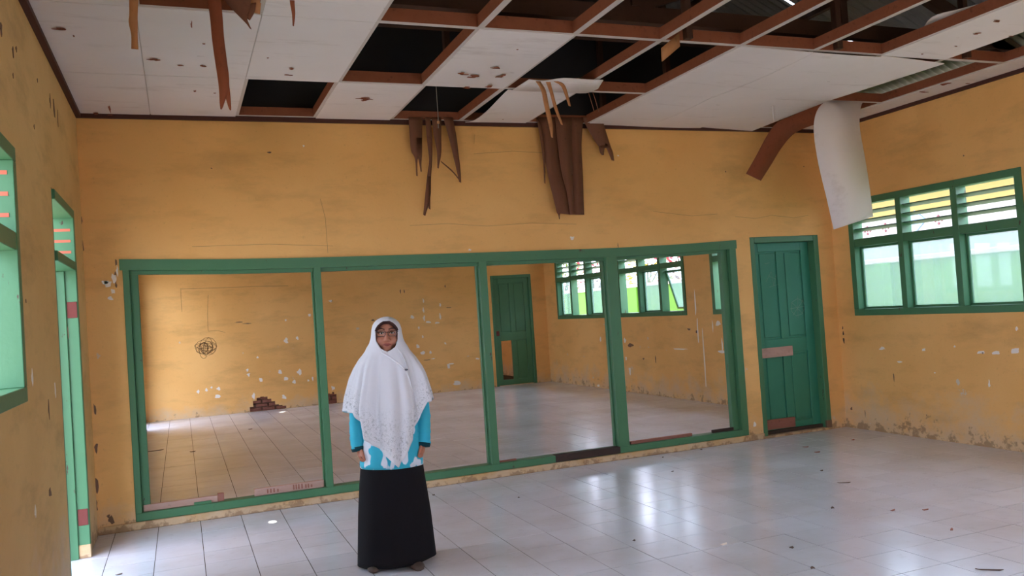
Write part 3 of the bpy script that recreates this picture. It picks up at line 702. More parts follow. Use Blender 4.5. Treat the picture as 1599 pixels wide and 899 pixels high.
hung('torn_scrap', [strip((385, -14, 412, -14, -2.57), (387, 6, 408, 4, -2.53), (396, 20, 406, 22, -2.5))], 'ply_light', 'light raw plywood scrap sticking out above the dark jagged flap', 'scrap')
hung('hanging_splinter', [strip((451, -16, 460, -16, -2.62), (453, 4, 460, 4, -2.62), (456, 22, 461, 22, -2.62), (457, 40, 459, 41, -2.62))], 'ply_mid', 'thin brown splinter hanging alone from an intact white ceiling panel', 'splinter')
Yb = -.0805
g1 = 'dark plywood shreds hanging from the edge over the back wall'
hung('plywood_shred', [strip((638, 183, 660, 183, Yb), (640, 215, 659, 215, Yb), (642, 235, 658, 236, Yb), (648, 248, 652, 250, Yb), (650, 274, 652, 275, Yb)), strip((650, 215, 659, 215, Yb), (652, 240, 659, 240, Yb), (655, 256, 658, 256, Yb), (657, 268, 658.5, 268, Yb))], 'ply_dark', 'broad short dark plywood shred with a forked end, in the cluster around the hanging string', 'shred', grp=g1)
hung('plywood_shred', [strip((664, 183, 672, 183, Yb), (667, 220, 675, 220, Yb), (670, 250, 675, 250, Yb), (667, 275, 673, 275, Yb), (664, 305, 672, 308, Yb), (661, 335, 664, 337, Yb)), strip((667, 275, 673, 275, Yb), (668, 300, 672, 300, Yb), (669, 325, 672, 327, Yb))], 'ply_dark', 'longest narrow dark plywood shred in the cluster around the hanging string', 'shred', grp=g1)
hung('plywood_shred', [strip((674, 183, 689, 183, Yb), (678, 215, 689, 215, Yb), (682, 235, 689, 238, Yb), (683, 255, 686, 256, Yb), (683, 262, 685, 263, Yb))], 'ply_dark', 'small tapering dark plywood shred directly behind the hanging string', 'shred', grp=g1)
hung('plywood_shred', [strip((692, 183, 707, 183, Yb), (701, 215, 713, 215, Yb), (707, 240, 716, 240, Yb), (713, 265, 719, 265, Yb), (717, 284, 720, 285, Yb)), strip((716, 278, 720, 285, Yb-.01), (705, 265, 708, 270, Yb-.03), (688, 251, 690, 254, Yb-.04))], 'ply_dark', 'dark plywood shred bent into a hook, in the cluster around the hanging string', 'shred', grp=g1)
hung('hanging_sheet', [strip((838, 183, 868, 183, Yb), (846, 225, 872, 225, Yb), (855, 270, 878, 270, Yb-.01), (862, 300, 886, 300, Yb-.02), (870, 333, 891, 335, Yb-.02)), strip((867, 183, 893, 183, Yb-.01), (871, 225, 893, 225, Yb-.01), (877, 270, 894, 270, Yb-.02), (885, 300, 895, 300, Yb-.03), (890, 335, 897, 335, Yb-.03)),
    strip((889, 183, 911, 183, Yb-.005), (891, 225, 908, 225, Yb-.005), (893, 270, 910, 270, Yb-.01), (895, 300, 911, 300, Yb-.02), (895, 335, 912, 335, Yb-.02)), strip((838, 183, 844, 192, Yb-.01), (844, 220, 849, 220, Yb-.01), (848, 250, 851, 250, Yb-.01), (850, 285, 851.5, 287, Yb-.01)), strip((869, 330, 876, 330, Yb-.02), (872, 336, 874, 336, Yb-.02), (873, 342, 874, 342, Yb-.02))],
    'ply_dark', 'large split sheet of dark brown plywood hanging in front of the yellow wall', 'sheet', k=3)
hung('torn_flap', [strip((909, 183, 940, 183, Yb), (920, 205, 945, 202, Yb), (930, 222, 950, 218, Yb), (938, 232, 954, 230, Yb)), strip((935, 228, 945, 226, Yb), (937, 238, 943, 237, Yb), (940, 242, 943, 242, Yb)), strip((943, 222, 953, 228, Yb), (951, 240, 957, 238, Yb), (955, 250, 959, 251, Yb))], 'ply_dark', 'dark forked plywood flap spreading beside the large split sheet', 'flap')
V = [(846, 126), (858, 126)]
def splinter(x, y, rows, label):
    t = PZ(x, y, HC-.012); hung('raw_splinter', [[(PZ(x-3.5, y, HC-.012), PZ(x+3.5, y, HC-.012))]+strip(*[(a, b, c, d, t.y-.012) for a, b, c, d in rows])], 'ply_light', label, 'splinter', grp='raw splinters at the torn panel')
splinter(840, 127, [(845, 141, 852, 141), (850, 165, 857, 165), (857, 195, 863, 195), (861, 214, 863, 215)], 'broadest light raw wood splinter curling down from the torn panel over the split sheet')
splinter(856, 128, [(859, 146, 864, 146), (865, 168, 870, 168), (876, 194, 879, 195)], 'light raw wood splinter next to the broadest one over the split sheet')
splinter(868, 127, [(876, 134, 881, 132), (882, 148, 887, 148), (888, 165, 891, 166)], 'short hooked light raw wood splinter curling off the torn panel')
for k_, (dx, lb) in enumerate(((0, 'dark hair-thin fibre dangling in the ceiling gap beside the torn panel'), (7, 'second hair-thin fibre dangling beside the torn panel, closer to the bowed sheets'))):
    T(tube('dangling_fibre', [PY(905+dx, 122, -1.08), PY(915+dx, 135, -1.05), PY(921+dx, 150, -1.05), PY(928+dx, 174, -1.05)], .0035, 'ply_dark', None, 5), lb, 'fibre')
hung('torn_remnant', [[(PY(822, 138, -1.08), PY(836, 124, -1.25)), (PY(860, 130, -1.1), PY(862, 124, -1.25)), (PY(900, 130, -1.1), PY(905, 122, -1.25))]], 'ply_light', 'raw light plywood edge exposed along the torn panel above the splinters', 'edge')
s = T(tube('hanging_string', [PY(676, 108, -1.1), PY(680, 120, -1.1), PY(682, 150, -1.08), PY(684, 178, -1.08), PY(684.5, 200, -1.08)], .003, 'metal', None, 5), 'thin pale string dangling from a ceiling batten over the dark shreds', 'string')
box('knot', *[v for c in zip(PY(683, 193, -1.085), PY(686, 189, -1.073)) for v in sorted(c)], 'ply_light', s, .003)
hung('curled_strip', [[(PY(1288, 160, -1.1), PY(1292, 186, -1.08)), (PY(1262, 170, -.88), PY(1273, 194, -.88)), (PY(1238, 180, -.66), PY(1254, 201, -.66)), (PY(1213, 192, -.48), PY(1237, 211, -.50)), (PY(1197, 213, -.42), PY(1220, 231, -.43)), (PY(1181, 243, -.40), PY(1204, 257, -.40)), (PY(1165, 271, -.40), PY(1188, 282, -.40))]], 'ply_mid', 'curled reddish brown plywood strip drooping beside the hanging white sheet', th=.006)
hung('hanging_white_sheet', [[(PY(1296, 156, -1.11), PY(1350, 157, -1.12)), (PY(1283, 163, -1.2), PY(1345, 164, -1.16)), (PY(1274, 178, -1.28), PY(1342, 180, -1.22)), (PY(1271, 205, -1.32), PY(1343, 205, -1.26)), (PY(1278, 255, -1.32), PY(1351, 250, -1.26)), (PY(1290, 305, -1.28), PY(1358, 295, -1.22)), (PY(1302, 358, -1.2), PY(1363, 338, -1.15))]], 'panel', 'long white painted plywood sheet curling down near the louvred windows', 'sheet', .006)
hung('timber_scrap', [[(PY(1033, 75, -2.42), PY(1034, 96, -2.42)), (PY(1060, 52, -2.40), PY(1061, 73, -2.40))]], 'ply_light', 'small light timber scrap stuck under the ceiling joist crossing', 'scrap', .012, 2)
hung('raw_splinter', [strip((1552, -8, 1560, -8, -2.9), (1546, 12, 1553, 12, -2.9), (1536, 35, 1540, 36, -2.9))], 'ply_light', 'light wood splinter sticking down from the batten over the louvred windows', 'splinter')
hung('lifted_panel', [[(PZ(1438, 52, HC+.10), PZ(1470, 38, HC+.08)), (PZ(1455, 27, HC+.11), PZ(1480, 36, HC+.085)), (PZ(1500, 14, HC+.11), PZ(1530, 25, HC+.085)), (PZ(1580, -6, HC+.11), PZ(1600, 6, HC+.085))]], 'panel', 'white panel offcut lifted above the batten next to the roof opening', 'panel', .006)
hung('panel_sliver', [strip((1205, 160, 1208, 160, -.95), (1206, 175, 1209, 175, -.95), (1208, 190, 1210, 190, -.95))], 'panel', 'thin white sliver hanging from the bowed ceiling sheet by the curled strip', 'sliver')
panel_mesh(6.45, XL[11]-.01, -.30, -.08, lambda u, v: -.004, 1, 1, parent=ceil)
# ================================================================== OUTSIDE
gr = struct(box('ground', -40, 60, -50, 60, -.4, -.14, 'ground'))
XP = W+3
pw = T(empty('perimeter_wall', (XP, 5, -.14)), 'lime green perimeter wall with white coping outside the windows', 'wall')
box('wall_body', XP, XP+.12, -14, 34, -.15, 1.79, 'lime', pw); box('coping', XP-.04, XP+.16, -14, 34, 1.79, 1.86, 'coping', pw, .01)
for i in range(12): box('pier', XP-.05, XP, -12.3+i*3.6, -12.0+i*3.6, -.15, 1.79, 'lime', pw, .004)
XB = 17.0
zb = PX(1460, 327, XB).z
nb = T(empty('neighbour_building', (XB+2, 2, -.14)), 'white and cream building with ornament blocks behind the lime wall', 'building')
box('lower_wall', XB, XB+6, -10, 13.5, -.15, zb, 'bwhite', nb); box('upper_wall', XB-.02, XB+6, -10, 13.5, zb, zb+1.1, 'byellow', nb)
mesh('roof', [(XB-1, -11, zb+1.1), (XB+7, -11, zb+1.1), (XB+7, 14.5, zb+1.1), (XB-1, 14.5, zb+1.1), (XB+3, -8, zb+2.3), (XB+3, 11, zb+2.3)], [(0, 1, 2, 3), (0, 4, 1), (1, 4, 5, 2), (2, 5, 3), (3, 5, 4, 0)], 'zinc', nb)
for px, py in ((1355, 360), (1383, 355), (1466, 343)):
    c = PX(px, py, XB)
    for dy, dz, r in ((-.09, 0, .045), (.09, 0, .045), (0, .085, .035), (0, -.085, .035), (0, 0, .035)):
        V = [(XB-.02+s, c.y+dy+a, c.z+dz+b) for s in (0, .03) for a, b in ((r, 0), (0, r), (-r, 0), (0, -r))]
        mesh('ornament', V, [(0, 1, 2, 3), (7, 6, 5, 4)]+[(i, i+4, (i+1) % 4+4, (i+1) % 4) for i in range(4)], 'ornament', nb)
c = PX(1431, 345, XB); r1, r2 = .3, .42
V = [(XB-.04+s, c.y+a, c.z+b) for s in (0, .05) for a, b in ((r1, 0), (0, r2*.6), (-r1, 0), (0, -r2*.6))]
mesh('blue_emblem', V, [(0, 1, 2, 3), (7, 6, 5, 4)]+[(i, i+4, (i+1) % 4+4, (i+1) % 4) for i in range(4)], 'blue', nb)
def shrub(x, y, h, mat, label, n=700, sp=1.1):
    root = T(empty('garden_shrub', (x, y, -.14)), label, 'shrub', 'shrubs behind the lime wall')
    V, Fs = [], []
    for i in range(n):
        a, z, r = random.random()*6.28, random.uniform(.35, 1), random.random()**.5*sp
        r *= math.sin(math.pi*min(1, z*.8+.18)); c = Vector((x+r*math.cos(a), y+r*math.sin(a), z*h))
        d = Vector((math.cos(a), math.sin(a), random.uniform(-.3, .9))).normalized(); s = d.cross(Vector((random.gauss(0, .4), random.gauss(0, .4), 1))).normalized(); L = random.uniform(.12, .26); b = len(V)
        V += [c, c+d*L*.5+s*L*.2, c+d*L, c+d*L*.5-s*L*.2]; Fs.append((b, b+1, b+2, b+3))
    o = mesh('foliage', V, Fs, mat, root, False, True); o['kind'] = 'stuff'
    for k in range(3): tube('stem', [(x, y, -.14), (x+random.gauss(0, .15), y+random.gauss(0, .15), h*.5), (x+random.gauss(0, .4), y+random.gauss(0, .4), h*.85)], [.05, .035, .012], 'bark', root, 6)
for x, y, h, m, lb in ((11.9, 9.6, 3.4, 'leaf_red', 'red leaved shrub with the tallest crown just past the white building corner'), (12.2, 12.2, 3.0, 'leaf_yellow', 'yellow leaved shrub between two red ones behind the lime wall'), (12.0, 14.8, 3.6, 'leaf_red', 'red leaved shrub between the yellow shrub and the green one'), (12.4, 17.8, 3.4, 'leaf_green', 'green shrub behind the lime wall beyond the middle red shrub'), (12.0, 21, 3.2, 'leaf_red', 'red leaved shrub farthest along the lime wall'), (12.5, 25, 4.2, 'leaf_yellow', 'tall yellow green shrub at the far end of the lime wall')):
    shrub(x, y, h, M and m, lb)
# ================================================================== FLOOR LITTER
M['litter'] = simple('grey_brown_litter', (104, 88, 78), .9, .2)
lit = [(423, 868, 0)]
def litter(px, py, L, wd, rot, mat, label, cat='chip', name='wood_fragment'):
    c = PZ(px, py, .0); a = rot; d = Vector((math.cos(a), math.sin(a), 0)); s = Vector((-d.y, d.x, 0)); h = .004
    mat = 'litter' if mat == 'burnt' else mat; L *= .8; wd *= .75
    pr = [(-.5, -.2), (-.3, -.5), (.35, -.42), (.5, .1), (.2, .5), (-.4, .35)]
    V = [c+d*(u*L)+s*(v*wd)+Vector((0, 0, z+(.004 if abs(u) > .4 and z else 0))) for z in (.0001, h) for u, v in pr]; n = len(pr)
    return T(mesh(name, V, [tuple(range(n))[::-1], tuple(range(n, 2*n))]+[(i, (i+1) % n, n+(i+1) % n, n+i) for i in range(n)], mat), label, cat, 'small litter on the floor tiles')
for px, py, L, wd, rot, mat, lb in (
    (677, 773, .03, .02, .3, 'burnt', 'dark crumb on the floor beside the woman in the black skirt'),
    (810, 777, .025, .02, 1, 'burnt', 'dark crumb on the floor below the middle bay of the frame'),
    (1050, 736, .03, .02, 0, 'burnt', 'small dark fragment in the window reflection on the floor'),
    (1035, 714, .025, .015, .4, 'burnt', 'tiny dark fragment on the floor near the burnt sill patch'),
    (990, 844, .025, .02, .4, 'burnt', 'small dark speck of litter in the middle of the floor'),
    (1276, 706, .07, .03, -.4, 'ply_mid', 'reddish wood fragment on the floor in front of the green door'),
    (1258, 698, .07, .015, -.5, 'ply_mid', 'thin dark sliver on the floor in front of the green door'),
    (1283, 735, .04, .02, .2, 'burnt', 'dark fragment on the floor between the door and the window light'),
    (1318, 754, .12, .012, -.6, 'burnt', 'long thin dark sliver on the shiny floor below the louvred windows'),
    (1332, 687, .06, .03, .4, 'ply_mid', 'brown fragment on the floor close to the room corner'),
    (1300, 793, .05, .03, .8, 'burnt', 'dark bent fragment on a tile joint of the shiny floor'),
    (1394, 797, .06, .02, .2, 'plank2', 'pale brown fragment lying on the shiny floor'),
    (1445, 796, .06, .02, -.2, 'plank2', 'brown fragment beside the pale one on the shiny floor'),
    (1486, 827, .06, .02, .6, 'plank2', 'brown fragment lying alone close to the brightest tile'),
    (1269, 887, .035, .03, .9, 'burnt', 'dark pebble on the floor tile joint'),
    (1545, 890, .16, .018, -.75, 'burnt', 'long dark stick lying on the floor tiles'),
    (1130, 850, .07, .03, .2, 'chip', 'white plaster crumb shining on the floor'),
    (1236, 855, .03, .03, .2, 'burnt', 'dark round crumb on the floor tiles'),
    (1095, 702, .03, .02, .2, 'burnt', 'dark crumb on the floor just below the frame curb'),
    (186, 897, .05, .015, .2, 'burnt', 'thin dark sliver on the floor by the side door')):
    litter(px, py, L, wd, rot, mat, lb)
def litter2(px, py, L, wd, rot, mat, lb):
    o = litter(px, py, L, wd, rot, mat, lb); c = PZ(px, py, Z2); o.location.x = c.x; o.location.y = c.y; o.location.z += Z2
litter2(240, 704, .28, .04, .1, 'burnt', 'long dark stick on the next room floor by the frame post near the side door')
litter2(391, 670, .07, .05, .1, 'burnt', 'dark fragment on the next room floor below the brick patch')
litter2(301, 705, .08, .03, -.2, 'burnt', 'small dark sliver on the next room floor in the first bay')
# ================================================================== PERSON
def mat_skin():
    k = NT('skin'); c = k.mix(k.noise(30, 3), lin((186, 128, 102)), lin((172, 112, 88)))
    k.b.inputs['Subsurface Weight'].default_value = .08; k.b.inputs['Subsurface Radius'].default_value = (.01, .005, .003)
    return k.done(c, .5, .35)
M['skin'] = mat_skin()
M['lip'] = simple('lip', (156, 84, 76), .4, .4, .05)
M['eye'] = simple('eye_white', (220, 212, 206), .2, .5, .02); M['iris'] = simple('dark_iris', (32, 22, 20), .15, .5, .02); M['brow'] = simple('dark_brow', (60, 42, 36), .8, .2)
M['specs'] = simple('dark_glasses_frame', (52, 34, 34), .35, .5); M['cap'] = simple('dark_under_cap', (66, 40, 36), .8, .2)
M['skirt'] = simple('black_fabric', (22, 20, 24), .85, .2, .1, 30); M['cuff'] = simple('dark_teal_cuff', (20, 66, 76), .8, .2)
M['shoe'] = simple('grey_brown_shoe', (86, 72, 64), .6, .3); M['pin'] = simple('steel_pin', (90, 92, 100), .25, .6)
k = NT('clear_lens'); t_ = k.n('ShaderNodeBsdfTransparent'); g_ = k.n('ShaderNodeBsdfGlossy'); g_.inputs['Roughness'].default_value = .05; m_ = k.n('ShaderNodeMixShader'); m_.inputs[0].default_value = .025
k.l(t_.outputs[0], m_.inputs[1]); k.l(g_.outputs[0], m_.inputs[2]); k.l(m_.outputs[0], k.t.nodes['Material Output'].inputs[0]); M['lens'] = k.m
def mat_shirt():
    k = NT('turquoise_shirt'); at = k.n('ShaderNodeAttribute', attribute_name='pat')
    tc = k.n('ShaderNodeTexCoord')
    p = k.ramp(k.noise(11, 2, .4, tc.outputs['Object'], (1.5, .6, .7)), [(.5, 0.), (.515, 1.)])
    c = k.mix(k.noise(6, 3), lin((52, 176, 204)), lin((64, 190, 214)))
    c = k.mix(k.math('MULTIPLY', p, at.outputs['Fac']), c, lin((222, 232, 242)))
    return k.done(c, .7, .25)
M['shirt'] = mat_shirt()
def mat_hijab():
    k = NT('white_printed_scarf'); at = k.n('ShaderNodeAttribute', attribute_name='hem'); tc = k.n('ShaderNodeTexCoord')
    v = k.n('ShaderNodeTexVoronoi', feature='DISTANCE_TO_EDGE'); v.inputs['Scale'].default_value = 62; k.l(tc.outputs['Object'], v.inputs['Vector'])
    v2 = k.n('ShaderNodeTexVoronoi', feature='F1'); v2.inputs['Scale'].default_value = 16; k.l(tc.outputs['Object'], v2.inputs['Vector'])
    w_ = k.math('SINE', k.math('MULTIPLY', v2.outputs['Distance'], 60.))
    lace = k.math('MULTIPLY', k.ramp(v.outputs['Distance'], [(.03, 1.), (.12, 0.)]), k.ramp(w_, [(.35, 0.), (.6, 1.)]))
    lace = k.math('MAXIMUM', lace, k.ramp(k.noise(70, 2, .5, tc.outputs['Object']), [(.58, 0.), (.64, 1.)]))
    mask = k.ramp(k.math('ADD', at.outputs['Fac'], k.math('MULTIPLY', k.math('SUBTRACT', k.noise(9, 3, .5, tc.outputs['Object']), .5), .35)), [(.5, 0.), (.82, 1.)])
    edge = k.ramp(at.outputs['Fac'], [(.945, 1.), (.955, 0.)])
    c = k.mix(k.math('MULTIPLY', k.math('MULTIPLY', lace, mask), k.math('MULTIPLY', edge, .5)), lin((222, 224, 228)), lin((130, 138, 138)))
    return k.done(c, .8, .2)
M['hijab'] = mat_hijab()
def capsule(bm, a, b, ra, rb, n=14, sq=(1, 1)):
    a, b = Vector(a), Vector(b); d = (b-a); L = d.length
    q = d.to_track_quat('Z', 'Y') if L > 1e-6 else Euler((0, 0, 0)).to_quaternion()
    rows = [(-ra*math.cos(t), ra*math.sin(t)) for t in (0.02, .5, 1.0, 1.57)]+[(L+rb*math.sin(t), rb*math.cos(t)) for t in (0, .57, 1.07, 1.55)]
    R = []
    for z, r in rows: R.append([bm.verts.new(a+q @ Vector((r*sq[0]*math.cos(6.28319*i/n), r*sq[1]*math.sin(6.28319*i/n), z))) for i in range(n)])
    for A, B in zip(R, R[1:]):
        for i in range(n): bm.faces.new((A[i], A[(i+1) % n], B[(i+1) % n], B[i]))
    bm.faces.new(R[0][::-1]); bm.faces.new(R[-1])
def ellip(bm, c, r, n=16):
    g = bmesh.ops.create_uvsphere(bm, u_segments=n, v_segments=n//2+2, radius=1)
    for v in g['verts']: v.co = Vector((v.co.x*r[0]+c[0], v.co.y*r[1]+c[1], v.co.z*r[2]+c[2]))
def remeshed(name, bm, mat, parent, vox, it=3):
    bmesh.ops.recalc_face_normals(bm, faces=bm.faces)
    me = bpy.data.meshes.new(name); bm.to_mesh(me); bm.free()
    t = bpy.data.objects.new('tmp', me); C.objects.link(t)
    m = t.modifiers.new('r', 'REMESH'); m.mode = 'VOXEL'; m.voxel_size = vox; m.use_smooth_shade = True
    sm = t.modifiers.new('s', 'SMOOTH'); sm.factor = .5; sm.iterations = it
    dg = bpy.context.evaluated_depsgraph_get(); out = bpy.data.meshes.new_from_object(t.evaluated_get(dg)); out.name = name
    bpy.data.objects.remove(t)
    out.materials.clear(); out.polygons.foreach_set('use_smooth', [True]*len(out.polygons))
    return link(name, out, mat, parent, (0, 0, 0))
PB = PZ(618, 878, 0)
RZ = math.atan2(CAM.x-PB.x, -(CAM.y-PB.y))
pr_ = T(empty('person', (PB.x, PB.y, 0)), 'standing person in white printed headscarf, turquoise shirt and long black skirt', 'person')
pr_.rotation_euler = (0, .022, RZ)
KS = 1.0
bm = bmesh.new()
ellip(bm, (0, .0, 1.385), (.071, .088, .098)); ellip(bm, (0, -.022, 1.335), (.058, .066, .062)); ellip(bm, (0, -.066, 1.298), (.026, .022, .020))
for s in (-1, 1):
    ellip(bm, (s*.034, -.052, 1.345), (.030, .036, .030)); ellip(bm, (s*.0115, -.092, 1.349), (.009, .010, .008)); ellip(bm, (s*.074, .005, 1.375), (.010, .018, .03))
    capsule(bm, (s*.012, -.076, 1.412), (s*.045, -.066, 1.41), .012, .010)
capsule(bm, (0, -.078, 1.40), (0, -.1, 1.353), .008, .012)
capsule(bm, (-.014, -.083, 1.318), (.014, -.083, 1.318), .011, .011)
capsule(bm, (0, .012, 1.30), (0, .02, 1.2), .05, .055)
capsule(bm, (0, .01, 1.15), (0, .01, .82), .12, .13, 18, (1, .75)); capsule(bm, (-.10, .015, 1.175), (.10, .015, 1.175), .052, .052); ellip(bm, (0, .01, .76), (.16, .12, .12))
for s in (-1, 1):
    capsule(bm, (s*.135, .015, 1.165), (s*.185, .02, .95), .044, .036); capsule(bm, (s*.185, .02, .95), (s*.188, -.03, .72), .036, .024)
    capsule(bm, (s*.08, .01, .76), (s*.09, .0, .42), .075, .05); capsule(bm, (s*.09, .0, .42), (s*.095, .02, .07), .048, .03); capsule(bm, (s*.095, .0, .04), (s*.115, -.14, .03), .032, .026)
    # hand: palm, four curled fingers, thumb
    i_ = -s
    capsule(bm, (s*.188, -.03, .715), (s*.184, -.045, .675), .024, .028, 14, (.62, 1.15))
    for f in range(4):
        y = -.078+.019*f+(.003 if f in (0, 3) else 0); ln = (.9, 1.0, .96, .8)[f]
        b0 = Vector((s*.186, y, .672)); p1 = b0+Vector((i_*.006, -.002, -.034*ln)); p2 = p1+Vector((i_*.024*ln, 0, -.006)); p3 = p2+Vector((i_*.008, 0, .018*ln))
        capsule(bm, b0, p1, .0095, .009, 10); capsule(bm, p1, p2, .009, .008, 10); capsule(bm, p2, p3, .008, .007, 10)
    capsule(bm, (s*.178, -.07, .70), (s*.168, -.094, .672), .0115, .010, 10); capsule(bm, (s*.168, -.094, .672), (s*.160, -.096, .645), .0098, .008, 10)
body = remeshed('body', bm, 'skin', pr_, .0055, 3)
# face details
def sph(name, c, r, mat, parent):
    b = bmesh.new(); ellip(b, (0, 0, 0), r, 12); me = bpy.data.meshes.new(name); b.to_mesh(me); b.free(); me.polygons.foreach_set('use_smooth', [True]*len(me.polygons)); return link(name, me, mat, parent, c)
for s in (-1, 1):
    e = sph('eye', (s*.030, -.076, 1.391), (.0145, .010, .0075), 'eye', body); sph('iris', (s*.030, -.0835, 1.391), (.0062, .004, .0062), 'iris', e)
    tube('upper_eyelid', [(s*.014, -.084, 1.391), (s*.024, -.0865, 1.3975), (s*.036, -.085, 1.397), (s*.047, -.076, 1.391)], .0026, 'brow', body, 6)
    tube('eyebrow', [(s*.012, -.0885, 1.412), (s*.03, -.086, 1.418), (s*.050, -.073, 1.413)], [.003, .0032, .0018], 'brow', body, 6)
tube('upper_lip', [(-.023, -.085, 1.3205), (-.008, -.0945, 1.326), (0, -.0955, 1.3245), (.008, -.0945, 1.326), (.023, -.085, 1.3205)], [.002, .0042, .0042, .0042, .002], 'lip', body, 8)
tube('lower_lip', [(-.021, -.085, 1.319), (0, -.0955, 1.3145), (.021, -.085, 1.319)], [.002, .0052, .002], 'lip', body, 8)
tube('mouth_line', [(-.023, -.0868, 1.3198), (0, -.0988, 1.3195), (.023, -.0868, 1.3198)], .0012, 'cap', body, 5)
# glasses (worn, move with the person)
gl_ = empty('glasses', (0, -.1, 1.388), pr_); gl_.matrix_parent_inverse = Matrix()
def rrect(cx, s): return [(cx+a, -.106+.25*abs(cx+a-0)**1.5*2, 1.388+b) for a, b in ((-.026, .010), (-.022, .0155), (0, .017), (.022, .0155), (.026, .010), (.0255, -.006), (.019, -.0155), (0, -.017), (-.019, -.0155), (-.0255, -.006), (-.026, .010))]
for s in (-1, 1):
    pts = rrect(s*.034, s); tube('rim', pts, .0022, 'specs', gl_, 6)
    mesh('lens', [(x, y+.0005, z) for x, y, z in pts[:-1]]+[(x, y-.0008, z) for x, y, z in pts[:-1]], [tuple(range(10)), tuple(range(10, 20))[::-1]]+[(i, (i+1) % 10, 10+(i+1) % 10, 10+i) for i in range(10)], 'lens', gl_)
    tube('temple', [(s*.060, -.097, 1.396), (s*.066, -.085, 1.397), (s*.069, -.062, 1.396)], .0022, 'specs', gl_, 6)
tube('bridge', [(-.009, -.1065, 1.394), (0, -.109, 1.397), (.009, -.1065, 1.394)], .0022, 'specs', gl_, 6)
def interp(tb, x):
    if x >= tb[0][0] and tb[0][0] > tb[-1][0]: return tb[0][1]
    for (a, va), (b, vb) in zip(tb, tb[1:]):
        if (a <= x <= b) or (b <= x <= a):
            t = (x-a)/(b-a) if b != a else 0; return va+(vb-va)*t
    return tb[-1][1]
# ---- headscarf
RX = [(1.489, .012), (1.483, .035), (1.470, .060), (1.455, .074), (1.44, .083), (1.415, .090), (1.385, .094), (1.355, .099), (1.33, .108), (1.305, .124), (1.285, .134), (1.27, .144), (1.237, .170), (1.18, .200), (1.122, .219), (1.008, .250), (.93, .262), (.8, .238), (.58, .20)]
RF = [(1.489, .012), (1.483, .04), (1.470, .072), (1.455, .086), (1.44, .094), (1.415, .098), (1.385, .099), (1.355, .099), (1.33, .100), (1.305, .101), (1.285, .104), (1.27, .108), (1.237, .125), (1.18, .148), (1.122, .165), (1.008, .178), (.93, .184), (.8, .184), (.58, .18)]
RB = [(1.489, .012), (1.483, .04), (1.470, .07), (1.44, .10), (1.385, .112), (1.33, .112), (1.27, .118), (1.18, .13), (1.0, .15), (.8, .16), (.58, .16)]
OX = [(1.463, .0), (1.455, .024), (1.44, .045), (1.415, .063), (1.385, .069), (1.355, .068), (1.33, .062), (1.305, .047), (1.288, .02), (1.28, 0)]
HEM = [(-180, .85), (-120, .90), (-90, .93), (-60, .925), (-52, .88), (-44, .79), (12, .597), (36, .75), (46, .86), (56, .965), (90, .985), (130, .92), (180, .85)]
zs = [1.489, 1.487, 1.483, 1.477, 1.470, 1.463, 1.455, 1.44, 1.428, 1.415, 1.40, 1.385, 1.37, 1.355, 1.342, 1.33, 1.318, 1.305, 1.296, 1.288, 1.28]
NC = 161
def sp_pt(th, z, fold=0):
    rx, ry = interp(RX, z), (interp(RF, z) if math.cos(th) > 0 else interp(RB, z))
    k = 1+fold
    return Vector((rx*k*math.sin(th), -ry*k*math.cos(th), z))
V, Fs, hemv = [], [], []
def foldf(th, s):
    return s*(.055*math.sin(7*th+.6)+.05*math.sin(11*th+1.9)+.03*math.sin(19*th+.3)-.15*math.exp(-((th+.86)/.07)**2)-.14*math.exp(-((th-.72)/.06)**2)-.10*math.exp(-((th+.33)/.07)**2)-.08*math.exp(-((th+.58)/.05)**2)-.07*math.exp(-((th-.30)/.06)**2))
rows = []
for z in zs:
    xo = interp(OX, z) if z < 1.463 else 0
    a = math.asin(min(.95, xo/interp(RX, z)))
    rows.append([(a+(2*math.pi-2*a)*i/(NC-1), z, 0) for i in range(NC)])
for j in range(1, 31):
    s = j/30; r = []
    for i in range(NC):
        th = 2*math.pi*i/(NC-1); deg = math.degrees(th); deg = deg if deg <= 180 else deg-360
        hz = interp(HEM, deg); r.append((th, 1.28+(hz-1.28)*s, s))
    rows.append(r)
for r in rows:
    for th, z, s in r:
        t2 = th if th <= math.pi else th-2*math.pi
        V.append(sp_pt(th, z, foldf(t2, min(1, s*2.2)))); hemv.append(s)
n = NC
for j in range(len(rows)-1):
    for i in range(n-1):
        w1 = 0 if (j+1 >= 21 and i+1 == n-1) else i+1; w0 = 0 if (j >= 21 and i+1 == n-1) else i+1
        Fs.append((j*n+i, (j+1)*n+i, (j+1)*n+w1, j*n+w0))
hj = mesh('headscarf', V, Fs, 'hijab', pr_, True)
at = hj.data.attributes.new('hem', 'FLOAT', 'POINT'); at.data.foreach_set('value', hemv)
so = hj.modifiers.new('thick', 'SOLIDIFY'); so.thickness = .005; so.offset = -1
def on_scarf(deg, z, off=.004):
    th = math.radians(deg); s = max(0, (1.28-z)/(1.28-interp(HEM, deg))); p = sp_pt(th, z, foldf(th, min(1, s*2.2))); nrm = Vector((p.x, p.y, 0)).normalized(); return p+nrm*off
tube('fold_edge', [(-.061, -.071, 1.335), (-.048, -.088, 1.305), on_scarf(-12, 1.275), on_scarf(5, 1.245), on_scarf(20, 1.205), on_scarf(30, 1.165)], [.004, .006, .006, .006, .0055, .004], 'hijab', hj, 8)
tube('fold_edge', [(.060, -.073, 1.335), (.055, -.084, 1.30), on_scarf(33, 1.26), on_scarf(34, 1.2), on_scarf(31, 1.165)], [.004, .006, .006, .005, .004], 'hijab', hj, 8)
tube('fold_edge', [on_scarf(30, 1.165), on_scarf(35, 1.1, .003), on_scarf(40, 1.0, .003), on_scarf(43, .92, .003)], [.004, .006, .007, .006], 'hijab', hj, 8)
